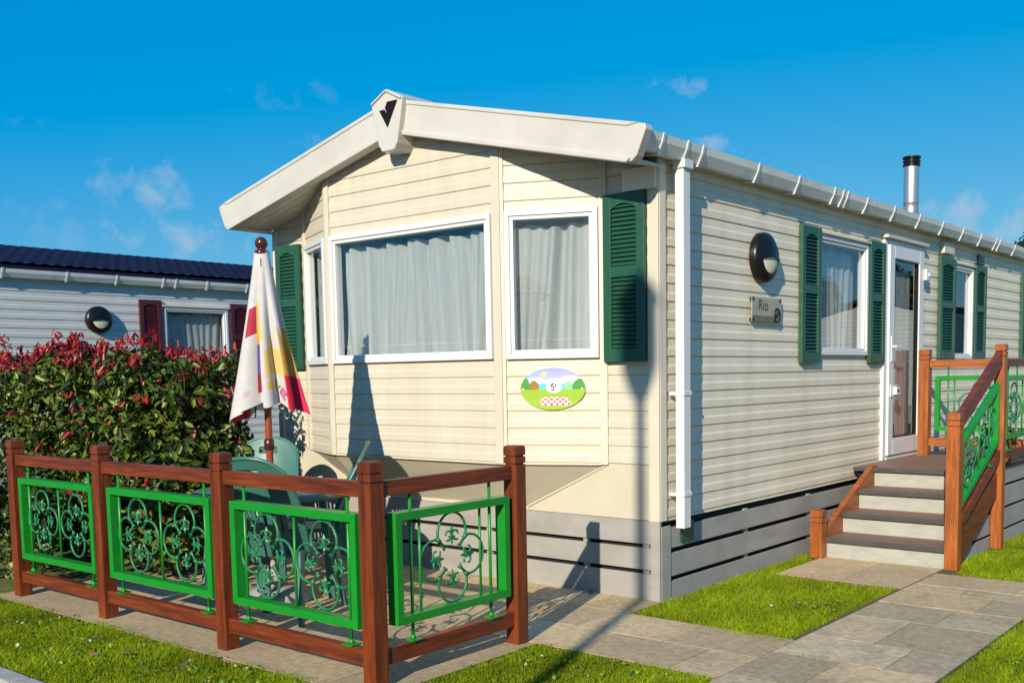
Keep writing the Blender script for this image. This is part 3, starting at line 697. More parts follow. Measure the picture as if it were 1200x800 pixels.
lampL=bulkhead((-9.937,1.57,2.325),'round black eyelid lamp on the pale neighbouring caravan above the hedge')

# ================================================================== FENCES
def post(parent,x,y,h,m,w=.13,rz=0,z0=0):
    mb=MB(); a=w/2
    mb.box(x-a,x+a,y-a,y+a,z0,z0+h-.105)
    b=a-.008
    mb.box(x-b,x+b,y-b,y+b,z0+h-.105,z0+h-.097); mb.box(x-a,x+a,y-a,y+a,z0+h-.097,z0+h-.062)
    mb.box(x-b,x+b,y-b,y+b,z0+h-.062,z0+h-.054); mb.box(x-a,x+a,y-a,y+a,z0+h-.054,z0+h-.010)
    t=a*.80
    mb.add([(x-a,y-a,z0+h-.010),(x+a,y-a,z0+h-.010),(x+a,y+a,z0+h-.010),(x-a,y+a,z0+h-.010),(x-t,y-t,z0+h),(x+t,y-t,z0+h),(x+t,y+t,z0+h),(x-t,y+t,z0+h)],
           [(4,5,6,7),(0,1,5,4),(1,2,6,5),(2,3,7,6),(3,0,4,7)])
    return mb.build('post',m,parent,bevel=.0018)
def scroll(parent,P,uc,zc,sc=1.0,shear=0):
    # P(u,d,z): quatrefoil of four open loops with a small fleur in each
    mb=MB(); d=.107*sc; R=.086*sc; rod=.0072
    Q=lambda a,b:P(uc+a,0,zc+b+shear*a)
    t=(math.sqrt(2)*d+math.sqrt(2*d*d-4*(d*d-R*R)))/2
    for k in range(4):
        an=k*PI/2; cx,cy=d*math.cos(an),d*math.sin(an)
        jx,jy=t/math.sqrt(2),t/math.sqrt(2)
        th=math.atan2(jy,jx-d)     # in local frame of loop 0
        pts=[]
        for i in range(27):
            a=-th-.75+ (2*th+1.5)*i/26
            rr=R
            ex=0
            if i<4: rr=R*(1-.05*(4-i))
            if i>22: rr=R*(1-.05*(i-22))
            lx,ly=d+rr*math.cos(a),rr*math.sin(a)
            pts.append(Q(lx*math.cos(an)-ly*math.sin(an),lx*math.sin(an)+ly*math.cos(an)))
        mb.tube(pts,rod,6)
        # fleur: two curls and a spear, growing from the middle outwards
        for sg in (1,-1):
            pts=[]
            for i in range(15):
                q=i/14; a=sg*(-.4+q*5.2); rr=.026*sc*(1-.55*q)
                lx=d*.80+ .012*sc + rr*math.cos(a+ (PI if sg>0 else -PI)); ly=sg*.024*sc+rr*math.sin(a+(PI if sg>0 else -PI))
                pts.append(Q(lx*math.cos(an)-ly*math.sin(an),lx*math.sin(an)+ly*math.cos(an)))
            mb.tube(pts,rod*.85,5)
        def L_(lx,ly,dd): 
            a,b=lx*math.cos(an)-ly*math.sin(an),lx*math.sin(an)+ly*math.cos(an); return P(uc+a,dd,zc+b+shear*a)
        for (q0,q1,wd) in ((d*.86,d*1.28,.011*sc),(d*.42,d*.80,.008*sc)):
            qm=q0*.45+q1*.55
            mb.add([L_(q0,0,0),L_(qm,wd,0),L_(q1,0,0),L_(qm,-wd,0),L_(qm,0,.008),L_(qm,0,-.008)],[(0,4,1),(1,4,2),(2,4,3),(3,4,0),(1,5,0),(2,5,1),(3,5,2),(0,5,3)])
        mb.add([L_(d*.80-.008,-.014*sc,-.008),L_(d*.80+.008,-.014*sc,-.008),L_(d*.80+.008,.014*sc,-.008),L_(d*.80-.008,.014*sc,-.008),
                L_(d*.80-.008,-.014*sc,.008),L_(d*.80+.008,-.014*sc,.008),L_(d*.80+.008,.014*sc,.008),L_(d*.80-.008,.014*sc,.008)],
               [(0,3,2,1),(4,5,6,7),(0,1,5,4),(1,2,6,5),(2,3,7,6),(3,0,4,7)])
        a=an+PI/4; lx,ly=t*math.cos(a),t*math.sin(a)
        mb.tube([P(uc+lx*(1-.1),0,zc+ly*(1-.1)+shear*lx*(1-.1)),P(uc+lx*1.1,0,zc+ly*1.1+shear*lx*1.1)],.012,8)
    return mb.build('scroll',M['scroll'],parent)
def panel(parent,O,e,n,u0,u1,z0,z1,zr0,zr1,motifs,rods,fwid=.042,fdep=.05,shear=0,sc=1.0):
    # O at ground; sheared panel when shear!=0 (stairs)
    P=lambda u,d,z:(O[0]+e[0]*u+n[0]*d,O[1]+e[1]*u+n[1]*d,O[2]+z)
    sh=lambda u:shear*(u-u0)
    mb=MB(); hd=fdep/2
    def bar(pts): # quad in (u,z) extruded in d
        mb.prism(pts,lambda a,b,d:P(a,d,b+sh(a)),-hd,hd)
    w=fwid
    bar([(u0,z0),(u1,z0),(u1-w,z0+w),(u0+w,z0+w)]); bar([(u0+w,z1-w),(u1-w,z1-w),(u1,z1),(u0,z1)])
    bar([(u0,z0),(u0+w,z0+w),(u0+w,z1-w),(u0,z1)]); bar([(u1-w,z0+w),(u1,z0),(u1,z1),(u1-w,z1-w)])
    po=mb.build('panel',M['green'],parent,recalc=True,bevel=.002)
    for uu,full in rods:
        mb=MB()
        if full:
            mb.tube([P(uu,0,zr0+sh(uu)),P(uu,0,zr1+sh(uu))],.0085,8)
            mb.fbox(P(uu,0,sh(uu)),e,n,-.035,.035,-.035,.035,zr0+.001,zr0+.008)
            mb.tube([P(uu,0,zr0+sh(uu)),P(uu,0,zr0+.03+sh(uu))],.013,8)
        else: mb.tube([P(uu,0,z0+w+sh(uu)),P(uu,0,z1-w+sh(uu))],.007,8)
        mb.build('rod',M['green'],po)
    for uc,zc in motifs: scroll(po,P,uc,zc+sh(uc),sc,shear)
    return po
F=thing('patio_fence','low red brown timber fence with bright green scrollwork panels around the patio','fence',(-2,-2.39,0))
px=[-3.79,-2.62,-1.32,-.10]; FY=-2.39
for x in px: post(F,x,FY,1.10,M['wood'],.088)
post(F,-.085,-1.345,1.11,M['wood'],.088)
for a,b in zip(px,px[1:]):
    mb=MB(); mb.box(a+.044,b-.044,FY-.024,FY+.024,.925,1.002); mb.build('top_rail',M['woodh'],F,bevel=.003)
    mb=MB(); mb.box(a+.044,b-.044,FY-.024,FY+.024,.10,.182); mb.build('bottom_rail',M['woodh'],F,bevel=.003)
    L_=b-a; u0,u1=.11,L_-.085
    O=(a,FY-.0,0)
    if a<-3: u0,u1=.09,L_-.075
    mid=(u0+u1)/2; w=(u1-u0)
    panel(F,O,EX,NY,u0,u1,.275,.842,.182,.925,[(u0+w*.27,.56),(u0+w*.73,.56)],[(u0+.09,1),(u1-.09,1),(mid,0)],fdep=.07,sc=1.17 if L_>1.2 else 1.06)
x=-.092; mb=MB(); mb.box(x-.024,x+.024,FY+.044,-1.389,.925,1.002); mb.build('top_rail',M['woodh'],F,bevel=.003)
mb=MB(); mb.box(x-.024,x+.024,FY+.044,-1.389,.10,.182); mb.build('bottom_rail',M['woodh'],F,bevel=.003)
panel(F,(x,FY,0),EY,NX,.115,.965,.28,.838,.182,.925,[(.54,.56)],[(.245,1),(.835,1),(.305,0),(.755,0)],fdep=.07,sc=1.22)

# ================================================================== ENTRANCE STEPS AND DECK
K=thing('entrance_steps','timber deck with brown treads, grey risers and green scroll railings by the door','steps',(.7,3.2,0))
X0,X1=.215,1.155; ry=[2.15,2.49,2.83,3.17]
for i,y in enumerate(ry):
    z=.16*(i+1)
    mb=MB(); mb.box(X0,X1,y,y+.015,z-.16,z-.03); mb.build('riser',M['ltgrey'],K)
    y2=ry[i+1]+.0 if i<3 else 5.0
    xl=X0-.0 if i<3 else .035
    mb=MB()
    if i<3: mb.box(xl,X1,y-.022,y2+.0,z-.028,z)
    else:
        nb=7
        for k in range(nb):
            xa=xl+(X1-xl)*k/nb; mb.box(xa+.002,xl+(X1-xl)*(k+1)/nb-.002,y-.022,4.72,z-.028,z)
    mb.build('tread' if i<3 else 'deck_boards',M['tread'],K,bevel=.003)
    mb=MB(); mb.box(xl,X1,y-.034,y-.0225,z-.034,z+.002); mb.build('nosing',M['treadedge'],K,bevel=.003)
def slanted(parent,name,x0,x1,poly,m,bevel=.003):
    mb=MB(); mb.prism(poly,lambda a,b,d:(d,a,b),x0,x1); return mb.build(name,m,parent,recalc=True,bevel=bevel)
# left stringer with its short post
post(K,.178,2.09,.385,M['orange'],.10)
slanted(K,'stringer',.165,.212,[(2.14,.0),(2.45,.0),(3.30,.50),(3.30,.64),(3.16,.66),(2.14,.20)],M['orangeh'])
# right side: posts, sloping rails, solid stringer
post(K,1.205,2.16,1.17,M['orange'],.095); 
post(K,1.205,3.31,1.685,M['orange'],.085)
post(K,.135,4.665,1.04,M['orange'],.10,z0=.64); post(K,1.205,4.665,1.04,M['orange'],.10,z0=.64); post(K,1.205,5.9,1.04,M['orange'],.10,z0=.64)
s=.46
slanted(K,'handrail',1.18,1.23,[(2.22,1.03),(3.258,1.03+s*1.04),(3.258,1.15+s*1.04),(2.22,1.15)],M['woodh'])
slanted(K,'lower_rail',1.18,1.23,[(2.22,.25),(3.258,.25+s*1.04),(3.258,.345+s*1.04),(2.22,.345)],M['woodh'])
slanted(K,'stringer',1.165,1.21,[(2.22,.0),(2.30,.0),(2.52,.09),(3.258,.43),(3.258,.63),(2.22,.22)],M['woodh'])
panel(K,(1.205,2.22,0),EY,NX,.05,1.0,.44,.935,.36,1.0,[(.30,.69),(.75,.69)],[(.11,0),(.53,0),(.80,1)],fdep=.05,shear=s,sc=1.08,fwid=.045)
# deck level railings
for a,b in ((3.36,4.615),(4.715,5.85)):
    mb=MB(); mb.box(1.181,1.229,a,b,1.50,1.565); mb.build('top_rail',M['woodh'],K,bevel=.003)
    mb=MB(); mb.box(1.181,1.229,a,b,.735,.80); mb.build('bottom_rail',M['woodh'],K,bevel=.003)
    panel(K,(1.205,a,0),EY,NX,.07,b-a-.07,.895,1.42,.80,1.50,[(.36,1.155),(b-a-.36,1.155)],[(.16,1),(b-a-.16,1),((b-a)/2,0)],sc=1.08)
mb=MB(); mb.box(.185,1.155,4.641,4.689,1.50,1.575); mb.build('top_rail',M['orangeh'],K,bevel=.003)
mb=MB(); mb.box(.185,1.155,4.641,4.689,.735,.815); mb.build('bottom_rail',M['orangeh'],K,bevel=.003)
panel(K,(.135,4.665,0),EX,NY,.105,.97,.885,1.42,.815,1.50,[(.54,1.155)],[(.225,1),(.85,1),(.285,0)],sc=1.1)
mb=MB(); mb.box(1.05,1.155,3.2,6.0,.59,.61)
for (z0,z1) in ((.475,.608),(.285,.40),(.115,.24),(-.02,.07)): pass
for (z0,z1) in ((.50,.605),(.305,.475),(.115,.28),(-.02,.09)): mb.box(1.135,1.153,2.55,6.0,z0,z1)
mb.build('deck_skirting',M['grey'],K,bevel=.002)
mb=MB(); mb.box(.05,1.12,3.2,6.0,-.02,.60); mb.build('deck_shade_block',M['shadeblack'],K)  # solid black block painted in for the unlit space below the deck
mb=MB(); mb.box(.02,1.155,4.72,6.0,.612,.64); mb.build('deck_boards',M['tread'],K)

# ------------------------------------------------------------------ leaves
def leaf_cloud(name,mt,parent,pts,size,colf,nrm=None,seed=1,curl=.25,asp=.42,up=0):
    rg=np.random.default_rng(seed); n=len(pts); pts=np.asarray(pts,float)
    sz=size*rg.uniform(.65,1.25,n)
    d=rg.normal(size=(n,3)); 
    if nrm is not None: d=d*.75+nrm*1.0
    d/=np.linalg.norm(d,axis=1)[:,None]            # leaf normal
    t=rg.normal(size=(n,3)); t[:,2]+=up; t-=d*(t*d).sum(1)[:,None]; t/=np.linalg.norm(t,axis=1)[:,None]; b=np.cross(d,t)
    ks=[(-.5,0,0),(-.2,.5,1),(.2,.42,1),(.5,0,0),(.2,-.42,1),(-.2,-.5,1)]
    vs=np.zeros((n,6,3))
    for i,(a,w,c) in enumerate(ks):
        vs[:,i]=pts+t*(sz*a)[:,None]+b*(sz*asp*w)[:,None]+d*(sz*curl*.3*c)[:,None]-d*(sz*curl*a*a)[:,None]
    fc=np.zeros((n,2,4),int); base=(np.arange(n)*6)[:,None]
    fc[:,0]=base+np.array([0,1,2,3]); fc[:,1]=base+np.array([0,3,4,5])
    me=bpy.data.meshes.new(name); off=V3((0,0,0)); p=parent
    while p is not None: off+=p.location; p=p.parent
    me.vertices.add(n*6); me.vertices.foreach_set('co',(vs-np.array(off)).astype(np.float32).ravel())
    me.loops.add(n*8); me.loops.foreach_set('vertex_index',fc.astype(np.int32).ravel())
    me.polygons.add(n*2); me.polygons.foreach_set('loop_start',np.arange(n*2,dtype=np.int32)*4)
    me.update(calc_edges=True)
    me.materials.append(mt)
    cols=colf(rg,n,pts); at=me.color_attributes.new('Col','FLOAT_COLOR','POINT')
    arr=np.ones((n,6,4),np.float32); arr[:,:,:3]=cols[:,None,:]; at.data.foreach_set('color',arr.ravel())
    o=bpy.data.objects.new(name,me); COL.objects.link(o)
    if parent is not None: o.parent=parent
    return o
def mixcol(pal,pr_):
    pal=np.array(pal)
    def f(rg,n,pts): 
        i=rg.choice(len(pal),n,p=pr_); return pal[i]*rg.uniform(.7,1.3,(n,1))
    return f
HG=thing('hedge','bushy green hedge with red young shoots along its top beside the patio','hedge',(-4.5,-1.1,0))
x0,x1,y0,y1=-6.15,-3.30,-1.62,-.55
def htop(x,y): return 1.66+.07*math.sin(x*5+1)+.06*math.sin(x*11+y*4)-.26*max(0,(x+3.95)/.6)**2 + .03*math.sin(y*9)
pts=[];nr_=[]
for _ in range(42000):
    x=rng.uniform(x0,x1);y=rng.uniform(y0,y1);z=rng.uniform(.1,1.85)
    bx=.07*math.sin(z*7+x*3)+.06*math.sin(x*9+z*4)
    fx=min(x-x0,x1-x)+bx; fy=min(y-y0,y1-y)+bx+.03*math.sin(x*13); fz=htop(x,y)-z
    m=min(fx,fy,fz)
    if m<0: continue
    if m>.30 and rng.random()<.85: continue
    if fx+fy<.16: continue
    k=np.array([ (1 if x1-x<x-x0 else -1)*max(0,.35-fx)*2.2, (-1 if y-y0<y1-y else 1)*max(0,.35-fy)*2.2, max(0,.3-fz)*2.2+.35])
    pts.append((x,y,z)); nr_.append(k/np.linalg.norm(k))
pts=np.array(pts)
leaf_cloud('foliage',M['leaf'],HG,pts,.086,mixcol([(.040,.075,.008),(.080,.125,.010),(.16,.19,.018),(.016,.034,.006),(.17,.02,.015)],[.34,.28,.14,.20,.04]),np.array(nr_),3)
# red shoots: little upright bunches
sp=[];sn=[];st=MB()
for _ in range(170):
    x=rng.uniform(x0+.02,x1-.05);y=rng.uniform(y0+.02,y1-.1)
    if rng.random()<.25: x=rng.uniform(x0,-4.6)
    h=htop(x,y); hz=rng.uniform(.04,.19)
    st.tube([(x,y,h-.12),(x+rng.normal()*.01,y,h+hz*.7)],.003,4)
    for k in range(rng.integers(5,10)):
        t=rng.random(); sp.append((x+rng.normal()*.022,y+rng.normal()*.022,h+hz*t)); sn.append((rng.normal(),rng.normal()-.6,.1))
for _ in range(24):
    x=rng.uniform(x0,x1); z=rng.uniform(.5,1.5)
    for k in range(4): sp.append((x+rng.normal()*.02,y0-.01+rng.normal()*.03,z+rng.normal()*.02)); sn.append((rng.normal()*.5,-1,.3))
sn=np.array(sn); sn/=np.linalg.norm(sn,axis=1)[:,None]
leaf_cloud('red_shoots',M['leaf'],HG,sp,.075,mixcol([(.30,.012,.018),(.40,.025,.035),(.18,.010,.012),(.30,.07,.03)],[.4,.3,.2,.1]),sn,5,asp=.34,up=2.2)
for _ in range(26):
    x=rng.uniform(x0+.2,x1-.2); y=rng.uniform(y0+.2,y1-.2); 
    st.tube([(x,y,0),(x+rng.normal()*.06,y+rng.normal()*.06,.6),(x+rng.normal()*.12,y+rng.normal()*.12,1.35)],[.014,.010,.005],6)
st.build('stems',M['bark'],HG)
def shrub(name,label,loc,rx,rz_,n,size,pal,pr_,seed):
    t=thing(name,label,'plant',loc); rg=np.random.default_rng(seed); P=[];Q=[]
    while len(P)<n:
        q=rg.uniform(-1,1,3); l=np.linalg.norm(q)
        if l>1 or l<.35: continue
        q=q*(.85+.15*math.sin(q[0]*6+seed)+.1*rg.random()); P.append((loc[0]+q[0]*rx,loc[1]+q[1]*rx,max(.02,rz_*(q[2]+1)/2*1.0+.02))); Q.append(q/l)
    leaf_cloud('foliage',M['leaf'],t,P,size,mixcol(pal,pr_),np.array(Q),seed)
    mb=MB()
    for k in range(7): mb.tube([(loc[0],loc[1],0),(loc[0]+rg.normal()*.05,loc[1]+rg.normal()*.05,rz_*.6)],.005,5)
    mb.build('stems',M['bark'],t); return t
shrub('variegated_shrub','small cream and green leaved shrub left of the fence end post',(-4.12,-2.22,0),.22,.42,420,.06,[(.35,.33,.12),(.12,.17,.03),(.06,.10,.02)],[.35,.35,.3],21)
shrub('dark_shrub','dark green shrub between the hedge and the fence end post',(-4.75,-2.0,0),.5,.8,1500,.08,[(.03,.07,.012),(.05,.10,.014),(.02,.04,.01)],[.4,.35,.25],22)
shrub('grassy_shrub','tall yellow green narrow leaved shrub beyond the fence end post',(-4.75,-2.35,0),.28,1.12,600,.12,[(.16,.19,.03),(.09,.13,.02),(.05,.08,.015)],[.35,.35,.3],23)

# ------------------------------------------------------------------ trees
def tree(label,loc,h,cr,ch,n,seed,pal):
    t=thing('broadleaf_tree',label,'tree',loc,0,'trees beyond the caravans'); rg=np.random.default_rng(seed)
    mb=MB(); zc=h-ch*.5
    mb.tube([(loc[0],loc[1],-.1),(loc[0]+.05,loc[1],h*.3),(loc[0]+.1,loc[1]+.05,h*.75)],[cr*.11,cr*.08,cr*.03],10)
    cl=[]
    for k in range(11):
        a=rg.uniform(0,6.28); q=np.array([math.cos(a)*rg.uniform(.2,.75)*cr,math.sin(a)*rg.uniform(.2,.75)*cr,rg.uniform(-.4,.42)*ch])
        cl.append((np.array(loc)+q+np.array([0,0,zc]),cr*rg.uniform(.28,.5)))
        mb.tube([(loc[0]+.03,loc[1],h*.35),tuple((np.array(loc)+np.array([0,0,h*.45])+cl[-1][0])/2),tuple(cl[-1][0])],[cr*.05,cr*.03,cr*.012],6)
    mb.build('trunk',M['bark'],t)
    P=[];Q=[]
    for k in range(n):
        c_,r_=cl[rg.integers(len(cl))]; v=rg.normal(size=3); v/=np.linalg.norm(v); rr=r_*rg.uniform(.6,1.05); P.append(c_+v*rr); Q.append(v)
    leaf_cloud('crown',M['leafm'],t,P,.22,mixcol(pal,[.4,.35,.25]),np.array(Q),seed+1)
    return t
pal=[(.03,.06,.012),(.045,.085,.014),(.02,.04,.01)]
T1=tree('dark green tree showing over the far end of the caravan roof',(-4.75,30,0),5.8,1.9,3.5,5000,50,pal)
for (x,y,q,lb) in ((9,44,.4,'tall tree right of the path mirrored in the door glass'),(13,40,2.2,'broad tree mirrored in the far side windows'),(16,34,4.0,'tree mirrored in the near side window'),(19,45,5.1,'tree farthest along the right hand row')):
    dup(T1,(x,y,0),(0,0,q),lb)

# ================================================================== GARDEN FURNITURE
def make_chair(label):
    # faces +Y, origin on the ground under the seat
    t=thing('garden_chair',label,'chair',(0,0,0),0,'green plastic chairs round the patio table')
    Hh=1.03
    def bp(u_,v):   # backrest sheet
        w=.255-.015*v+ .02*math.sin(v*PI)
        z=.40+(Hh-.40)*v*(1-.16*abs(u_)**2.6*v)
        y=-.215-.19*v-.03*v*v+.075*u_*u_*(1-.3*v)
        return (u_*w,y,z)
    def bhole(u_,v):
        if .82<v<.885 and abs(u_)<.27: return True
        if .16<v<.62 and abs(u_)<.80:
            k=(u_+.8)/1.6*9; f=k-math.floor(k)
            if .30<f<.70 and v<.60-.10*abs(u_): return True
        return False
    mb=MB(); nu,nv=72,60
    vs=[bp(-1+2*i/nu,j/nv) for j in range(nv+1) for i in range(nu+1)]
    fs=[(j*(nu+1)+i,j*(nu+1)+i+1,(j+1)*(nu+1)+i+1,(j+1)*(nu+1)+i) for j in range(nv) for i in range(nu) if not bhole(-1+2*(i+.5)/nu,(j+.5)/nv)]
    mb.add(vs,fs,0,True)
    b=mb.build('backrest',M['chair'],t); sd=b.modifiers.new('solid','SOLIDIFY'); sd.thickness=.009; sd.offset=0
    mb=MB(); edge=[bp(-1,j/20) for j in range(21)]+[bp(-1+2*i/24,1) for i in range(1,24)]+[bp(1,1-j/20) for j in range(21)]
    mb.tube(edge,.0125,8); mb.build('back_rim',M['chair'],t)
    def sp_(u_,v):
        w=.245+.02*v; return (u_*w,-.225+.46*v,.425+.018*v-.020*math.sin(PI*v)*(1-u_*u_)-.03*max(0,v-.85)/.15*1)
    def sh(u_,v):
        if .2<v<.8 and abs(u_)<.72:
            k=(u_+.72)/1.44*7; f=k-math.floor(k); return .36<f<.62
        return False
    mb=MB(); nu,nv=56,36
    mb.add([sp_(-1+2*i/nu,j/nv) for j in range(nv+1) for i in range(nu+1)],[(j*(nu+1)+i,j*(nu+1)+i+1,(j+1)*(nu+1)+i+1,(j+1)*(nu+1)+i) for j in range(nv) for i in range(nu) if not sh(-1+2*(i+.5)/nu,(j+.5)/nv)],0,True)
    s_=mb.build('seat',M['chair'],t); sd=s_.modifiers.new('solid','SOLIDIFY'); sd.thickness=.009; sd.offset=0
    mb=MB(); mb.tube([sp_(-1,j/10) for j in range(11)]+[sp_(-1+2*i/10,1) for i in range(1,10)]+[sp_(1,1-j/10) for j in range(11)],.014,8); mb.build('seat_rim',M['chair'],t)
    for sg in (1,-1):
        mb=MB(); path=[(sg*.275,.205,.44),(sg*.292,.215,.56),(sg*.298,.185,.645),(sg*.296,.06,.672),(sg*.288,-.12,.678),(sg*.262,-.30,.70)]
        # flat arm ribbon
        vs=[]
        for p,wd in zip(path,(.03,.035,.05,.062,.055,.03)):
            for q,dz in ((-1,0),(1,0),(1,-.012),(-1,-.012)): vs.append((p[0]+q*wd/2,p[1],p[2]+dz))
        fs=[]
        for i in range(len(path)-1):
            for k in range(4): fs.append((i*4+k,i*4+(k+1)%4,(i+1)*4+(k+1)%4,(i+1)*4+k))
        fs+=[(3,2,1,0),tuple(len(vs)-4+k for k in range(4))]
        mb.add(vs,fs,0,False); mb.build('armrest',M['chair'],t,bevel=.004,recalc=True)
        for (a,bq) in (((sg*.262,.215,.45),(sg*.30,.275,.0)),((sg*.245,-.235,.45),(sg*.285,-.34,.0))):
            mb=MB(); A_=V3(a);B_=V3(bq); vs=[]
            for i in range(5):
                q=i/4; p=A_.lerp(B_,q); w1=.062-.024*q; w2=.022
                for du,dv in ((-1,-1),(1,-1),(1,1),(-1,1)): vs.append((p.x+du*w2/2*1.3,p.y+dv*w1/2,p.z))
            fs=[(i*4+k,i*4+(k+1)%4,i*4+4+(k+1)%4,i*4+4+k) for i in range(4) for k in range(4)]+[(3,2,1,0),(16,17,18,19)]
            mb.add(vs,fs); mb.build('leg',M['chair'],t,bevel=.004,recalc=True)
    return t
C1=make_chair('green slatted plastic chair nearest the fence with its back to the camera')
C1.location=(-1.78,-1.66,0); C1.rotation_euler=(0,0,math.radians(26))
C2=dup(C1,(-3.02,-.98,0),(0,0,math.radians(215)),'green plastic chair behind the parasol pole on the far side of the patio table')
C3=dup(C1,(-2.36,-.97,0),(0,0,math.radians(139)),'green plastic chair seen edge on right of the patio table')
TB=thing('garden_table','round green plastic patio table with the closed parasol through its centre','table',(-2.16,-1.44,0))
mb=MB(); c=(-2.16,-1.44,0)
mb.lathe([(.03,.735),(.50,.735),(.515,.71),(.523,.71),(.523,.752),(.51,.758),(.03,.758)],c,48); mb.build('table_top',mat('table_plastic',(.10,.19,.16),.3,.1,5),TB)
for k in range(4):
    a=PI/4+k*PI/2; mb=MB(); mb.beam((c[0]+.33*math.cos(a),c[1]+.33*math.sin(a),.735),(c[0]+.38*math.cos(a),c[1]+.38*math.sin(a),0),.05,.05,up=(math.cos(a),math.sin(a),0)); mb.build('leg',M['chair'],TB,bevel=.006)
# parasol
PS=thing('parasol','closed white parasol with yellow, purple and red print standing in the patio table','parasol',(-2.14,-1.46,0))
c=(-2.14,-1.46)
mb=MB(); mb.tube([(c[0],c[1],.06),(c[0],c[1],2.33)],.0235,14); mb.build('pole',M['pole'],PS)
mb=MB(); mb.lathe([(.0235,1.02),(.034,1.03),(.034,1.09),(.0235,1.10)],(c[0],c[1],0),16); mb.build('runner',M['finial'],PS)
mb=MB(); mb.lathe([(.24,.0),(.25,.02),(.24,.07),(.10,.10),(.035,.12),(.032,.26),(.026,.28)],(c[0],c[1],0),28); mb.build('base',M['concrete'],PS)
mb=MB(); mb.lathe([(.046,2.312),(.052,2.318),(.046,2.336),(.026,2.345),(.026,2.350)]+[(max(.001,.043*math.sin(q)),2.385-.043*math.cos(q)) for q in [.6+i*(PI-.6)/12 for i in range(13)]],(c[0],c[1],0),24); mb.build('finial',M['finial'],PS)
# canopy: 8 gores folded into pleats
NT,NVV=384,150
rgp=random.Random(4)
th0=math.atan2(-5.7+1.46,3.6+2.14)   # direction towards the street corner (camera side)
def canopy_pt(k,j):
    t=j/NVV; th=2*PI*k/NT
    base=.048+.185*t**1.05
    g=th*8
    fold=.5+.5*math.cos(g)
    amp=.42*min(1,t*1.6)
    rr=base*(1-amp*(1-fold)**1.4+.06*math.sin(3*th+1))
    tw=.55*(1-fold)*t*.4+.10*math.sin(t*3+2*th)*t
    a=th+tw
    drop=1.035+.022*math.cos(g)+.03*math.sin(th*2+.6)-.04*math.cos(th-th0-1.0)
    z=2.325-drop*t**.96
    # one gore flares out towards the right hand side
    dth=(th-(th0+1.28)+PI)%(2*PI)-PI
    fl=math.exp(-(dth/.36)**2)*t**1.5
    rr*=1+.26*fl; z-=.03*fl
    dl=(th-(th0-1.35)+PI)%(2*PI)-PI; rr*=1+.12*math.exp(-(dl/.5)**2)*t
    return (c[0]+rr*math.cos(a),c[1]+rr*math.sin(a),z)
def ccol(th,t):
    d=(th-th0+PI)%(2*PI)-PI      # 0 faces the camera, + towards the right
    W=(.60,.575,.55)
    sect=d
    if d>.52 and d<1.9:
        if t>.77: return (.60,.008,.025) if d<.95 else (.66,.010,.07)
        if t>.52+.06*math.sin(d*9): return (.62,.37,.07) if d>.8 else (.50,.27,.04)
        return (.58,.57,.58)
    if -.12<d<=.52:
        yy=.62-.09*max(0,math.sin((d-.05)*11))
        if yy<t<.80: return (.70,.50,.19)
        if ((d-.0)/.085)**2+((t-.86)/.035)**2<1: return (.72,.50,.06)
        return W
    if -.62<d<=-.12:
        if t>.40+.1*math.sin(d*14) and d<-.36:
            if t<.60: return (.70,.42,.08)
            if t<.80: return (.15,.11,.34)
            if t<.93: return (.36,.02,.04)
        if .46<t<.56 and d>-.36: return (.70,.55,.20)
        return W
    if -.95<d<=-.62:
        if .34<t<.52: return (.45,.02,.05)
        if .88<t<.92 and -.82<d<-.74: return (.62,.42,.40)
        return W
    return (.60,.57,.55) if math.sin(d*4)>-.6 else (.6,.02,.06)
mb=MB(); vs=[canopy_pt(k,j) for j in range(NVV+1) for k in range(NT)]
mb.v=[]; 
mb.v.extend(vs)
for j in range(NVV):
    for k in range(NT):
        mb.f.append((j*NT+k,(j+1)*NT+k,(j+1)*NT+(k+1)%NT,j*NT+(k+1)%NT)); mb.m.append(0); mb.sm.append(True); mb.c.append(ccol(2*PI*(k+.5)/NT,(j+.5)/NVV))
cano=mb.build('canopy',M['fabric'],PS)
# printed letters near the hem, following the cloth
def on_canopy(d,t,lift=.004):
    k=((th0+d)%(2*PI))/(2*PI)*NT; j=t*NVV; k0=int(k)%NT; j0=min(int(j),NVV-1)
    p=V3(canopy_pt(k0,j0)); p2=V3(canopy_pt((k0+1)%NT,j0)); p3=V3(canopy_pt(k0,j0+1)); n=(p2-p).cross(p-p3); n.normalize()
    q=p+(p2-p)*(k-int(k))+(p3-p)*(j-int(j))
    if n.dot(q-V3((c[0],c[1],q.z)))<0: n=-n
    return q+n*lift
def glyph(lines,d0,t0,sd,st_,rot,w,name,m):
    mb=MB()
    for ln in lines:
        pts=[]
        for a,b in ln:
            x=a*math.cos(rot)-b*math.sin(rot); y=a*math.sin(rot)+b*math.cos(rot)
            pts.append((d0+x*sd,t0-y*st_))
        path=[]
        for p,q in zip(pts,pts[1:]):
            for i in range(6): path.append(on_canopy(p[0]+(q[0]-p[0])*i/6,p[1]+(q[1]-p[1])*i/6))
        path.append(on_canopy(*pts[-1])); mb.tube(path,w,5)
    return mb.build(name,m,cano)
Eg=[[(1,1),(0,1),(0,0),(1,0)],[(0,.5),(.8,.5)]]; Wg=[[(0,1),(.25,0),(.5,.8),(.75,0),(1,1)]]
glyph(Eg,.36,.925,.12,.055,-.6,.005,'lettering',mat('pink_print',(.50,.05,.22),.8))
glyph(Wg,.22,.885,.12,.05,-.6,.004,'lettering',mat('olive_print',(.30,.27,.10),.8))
mb=MB()
